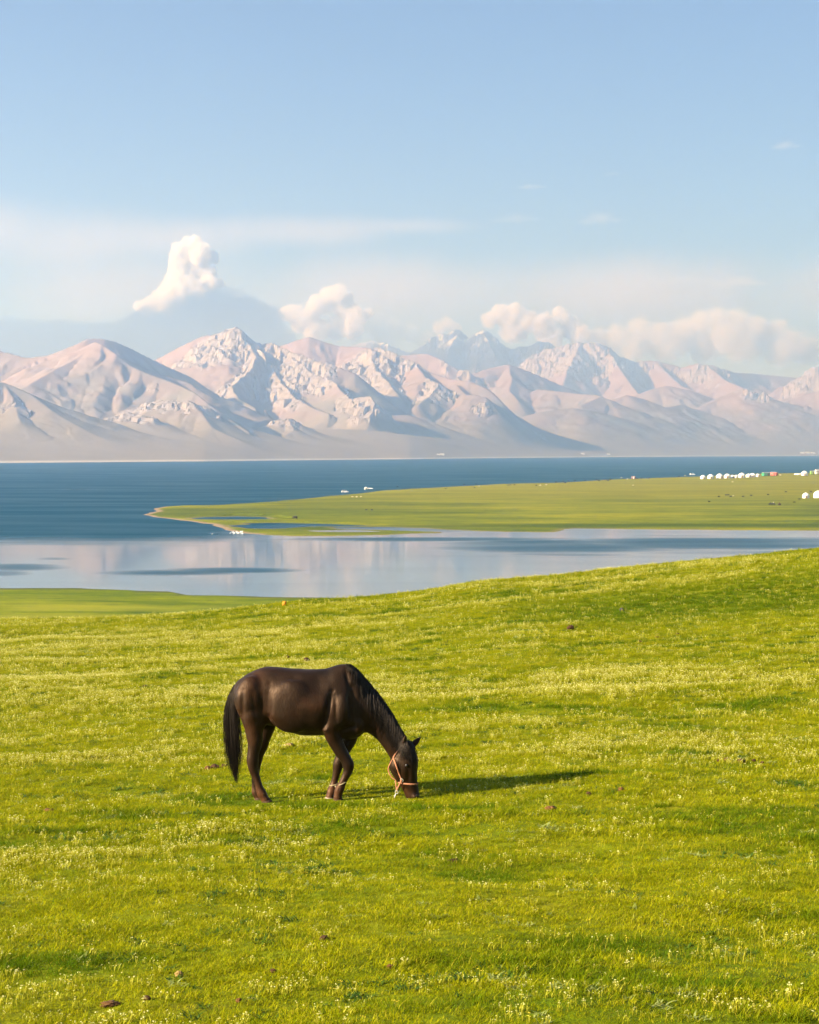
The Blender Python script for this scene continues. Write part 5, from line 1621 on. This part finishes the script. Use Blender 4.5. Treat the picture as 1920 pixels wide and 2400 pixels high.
# ------------------------------------------------------------------ odds and ends in the near grass
def lump(name, px, py, wpx, hpx, mat, label, cat, group, seed, n=1, rough=.35, sink=.25):
    p = on_ground(px, py); k = p.y / FPX; R_ = random.Random(seed)
    bm = bmesh.new(); bmesh.ops.create_icosphere(bm, subdivisions=4, radius=1.0)
    cs = np.array([v.co for v in bm.verts])
    d = 1 + rough * fbm(cs[:, 0] * 1.7 + seed, cs[:, 1] * 1.7 + cs[:, 2] * 1.9, 3, seed) + rough * .5 * fbm(cs[:, 0] * 5, cs[:, 1] * 5 + cs[:, 2] * 4, 2, seed + 5)
    for v, dd in zip(bm.verts, d):
        v.co = Vector((v.co.x * wpx * k / 2 * dd, v.co.y * wpx * k / 2 * .8 * dd, v.co.z * hpx * k / 2 * dd + hpx * k / 2 * (1 - sink)))
    o = bm_obj(name, bm, mat); o.location = p; o.rotation_euler = (0, 0, R_.uniform(0, 6))
    return tag(o, label, cat, group)
m_orange = plain('orange_rock_lichen', (0.55, 0.19, 0.008), .8, .3, 9)
m_dung = plain('dry_dung', (0.060, 0.027, 0.008), .95, .5, 30)
m_soil = plain('bare_red_soil', (0.115, 0.050, 0.012), .95, .5, 25)
m_stone = plain('grey_stone', (0.050, 0.046, 0.042), .85, .45, 14)
m_straw = plain('yellow_straw_dung', (0.26, 0.17, 0.05), .95, .4, 30)
lump('rock', 667, 1421, 13, 14, m_orange, 'small orange rock on the crest above the near shore', 'rock', None, 3, rough=.3)
lump('stone', 1457, 1433, 12, 10, m_stone, 'small dark grey stone in the grass below the right crest', 'stone', None, 8)
lump('earth_clod', 1338, 1477, 18, 13, m_dung, 'brown earth clod in pale grass right of centre', 'clod', None, 5, rough=.5)
GD = 'dung clods in the grass'
for i, (px, py, w, h, m, lb) in enumerate([
    (488, 1806, 17, 9, m_soil, 'left end of the brown dung trail behind the tail'), (504, 1803, 20, 11, m_dung, 'middle of the brown dung trail behind the tail'), (526, 1801, 14, 9, m_dung, 'right end of the brown dung trail behind the tail'),
    (678, 1750, 18, 8, m_straw, 'yellowish dung lump under the horse belly'), (674, 1543, 9, 6, m_dung, 'small dark clod above the horse croup'), (719, 1551, 14, 9, m_dung, 'dark clod just above the horse back'),
    (1684, 1787, 7, 6, m_dung, 'leftmost clod of the row at far right'), (1704, 1784, 15, 7, m_dung, 'second clod of the row at far right'), (1738, 1788, 16, 8, m_dung, 'largest clod in the row at far right'), (1767, 1787, 9, 6, m_dung, 'fourth clod of the row at far right'), (1787, 1790, 8, 5, m_dung, 'rightmost clod of the row at far right'),
    (1380, 1866, 14, 9, m_dung, 'dark clod below the tip of the horse shadow'), (1456, 1855, 13, 9, m_soil, 'reddish clod right of the shadow tip'), (1291, 1898, 24, 7, m_soil, 'flat brown clod below the horse shadow'),
    (115, 1903, 26, 6, m_soil, 'flat reddish patch of dung at left edge'), (258, 2357, 42, 9, m_soil, 'reddish bare clod at the bottom left'), (345, 2346, 16, 9, m_dung, 'small dark clod right of the reddish one at bottom left'),
    (420, 2290, 18, 12, m_straw, 'pale straw-coloured clod in the bottom left grass'), (1065, 2022, 26, 8, m_dung, 'dark flat clod in the middle of the foreground'), (760, 2203, 22, 9, m_dung, 'dark clod below the middle of the foreground'),
    (915, 2271, 18, 9, m_soil, 'reddish clod at the bottom centre'), (560, 2350, 14, 9, m_soil, 'tiny reddish clod at the bottom left of centre'), (640, 2283, 14, 9, m_dung, 'tiny dark clod left of the bottom centre'), (139, 1586, 12, 5, m_dung, 'small dark clod in the left meadow'), (340, 1611, 9, 5, m_dung, 'tiny dark clod left of the horse tail'),
    (1540, 1495, 8, 4, m_dung, 'tiny dark clod under the dark right hollow'), (1590, 1488, 13, 4, m_dung, 'flat dark clod in the pale grass at right'), (1500, 1507, 8, 5, m_soil, 'tiny reddish clod in the pale grass at right')]):
    lump('dung_clod', px, py, w * 1.1, h * 1.3, m, lb, 'dung', GD, 40 + i, rough=.55, sink=.35)
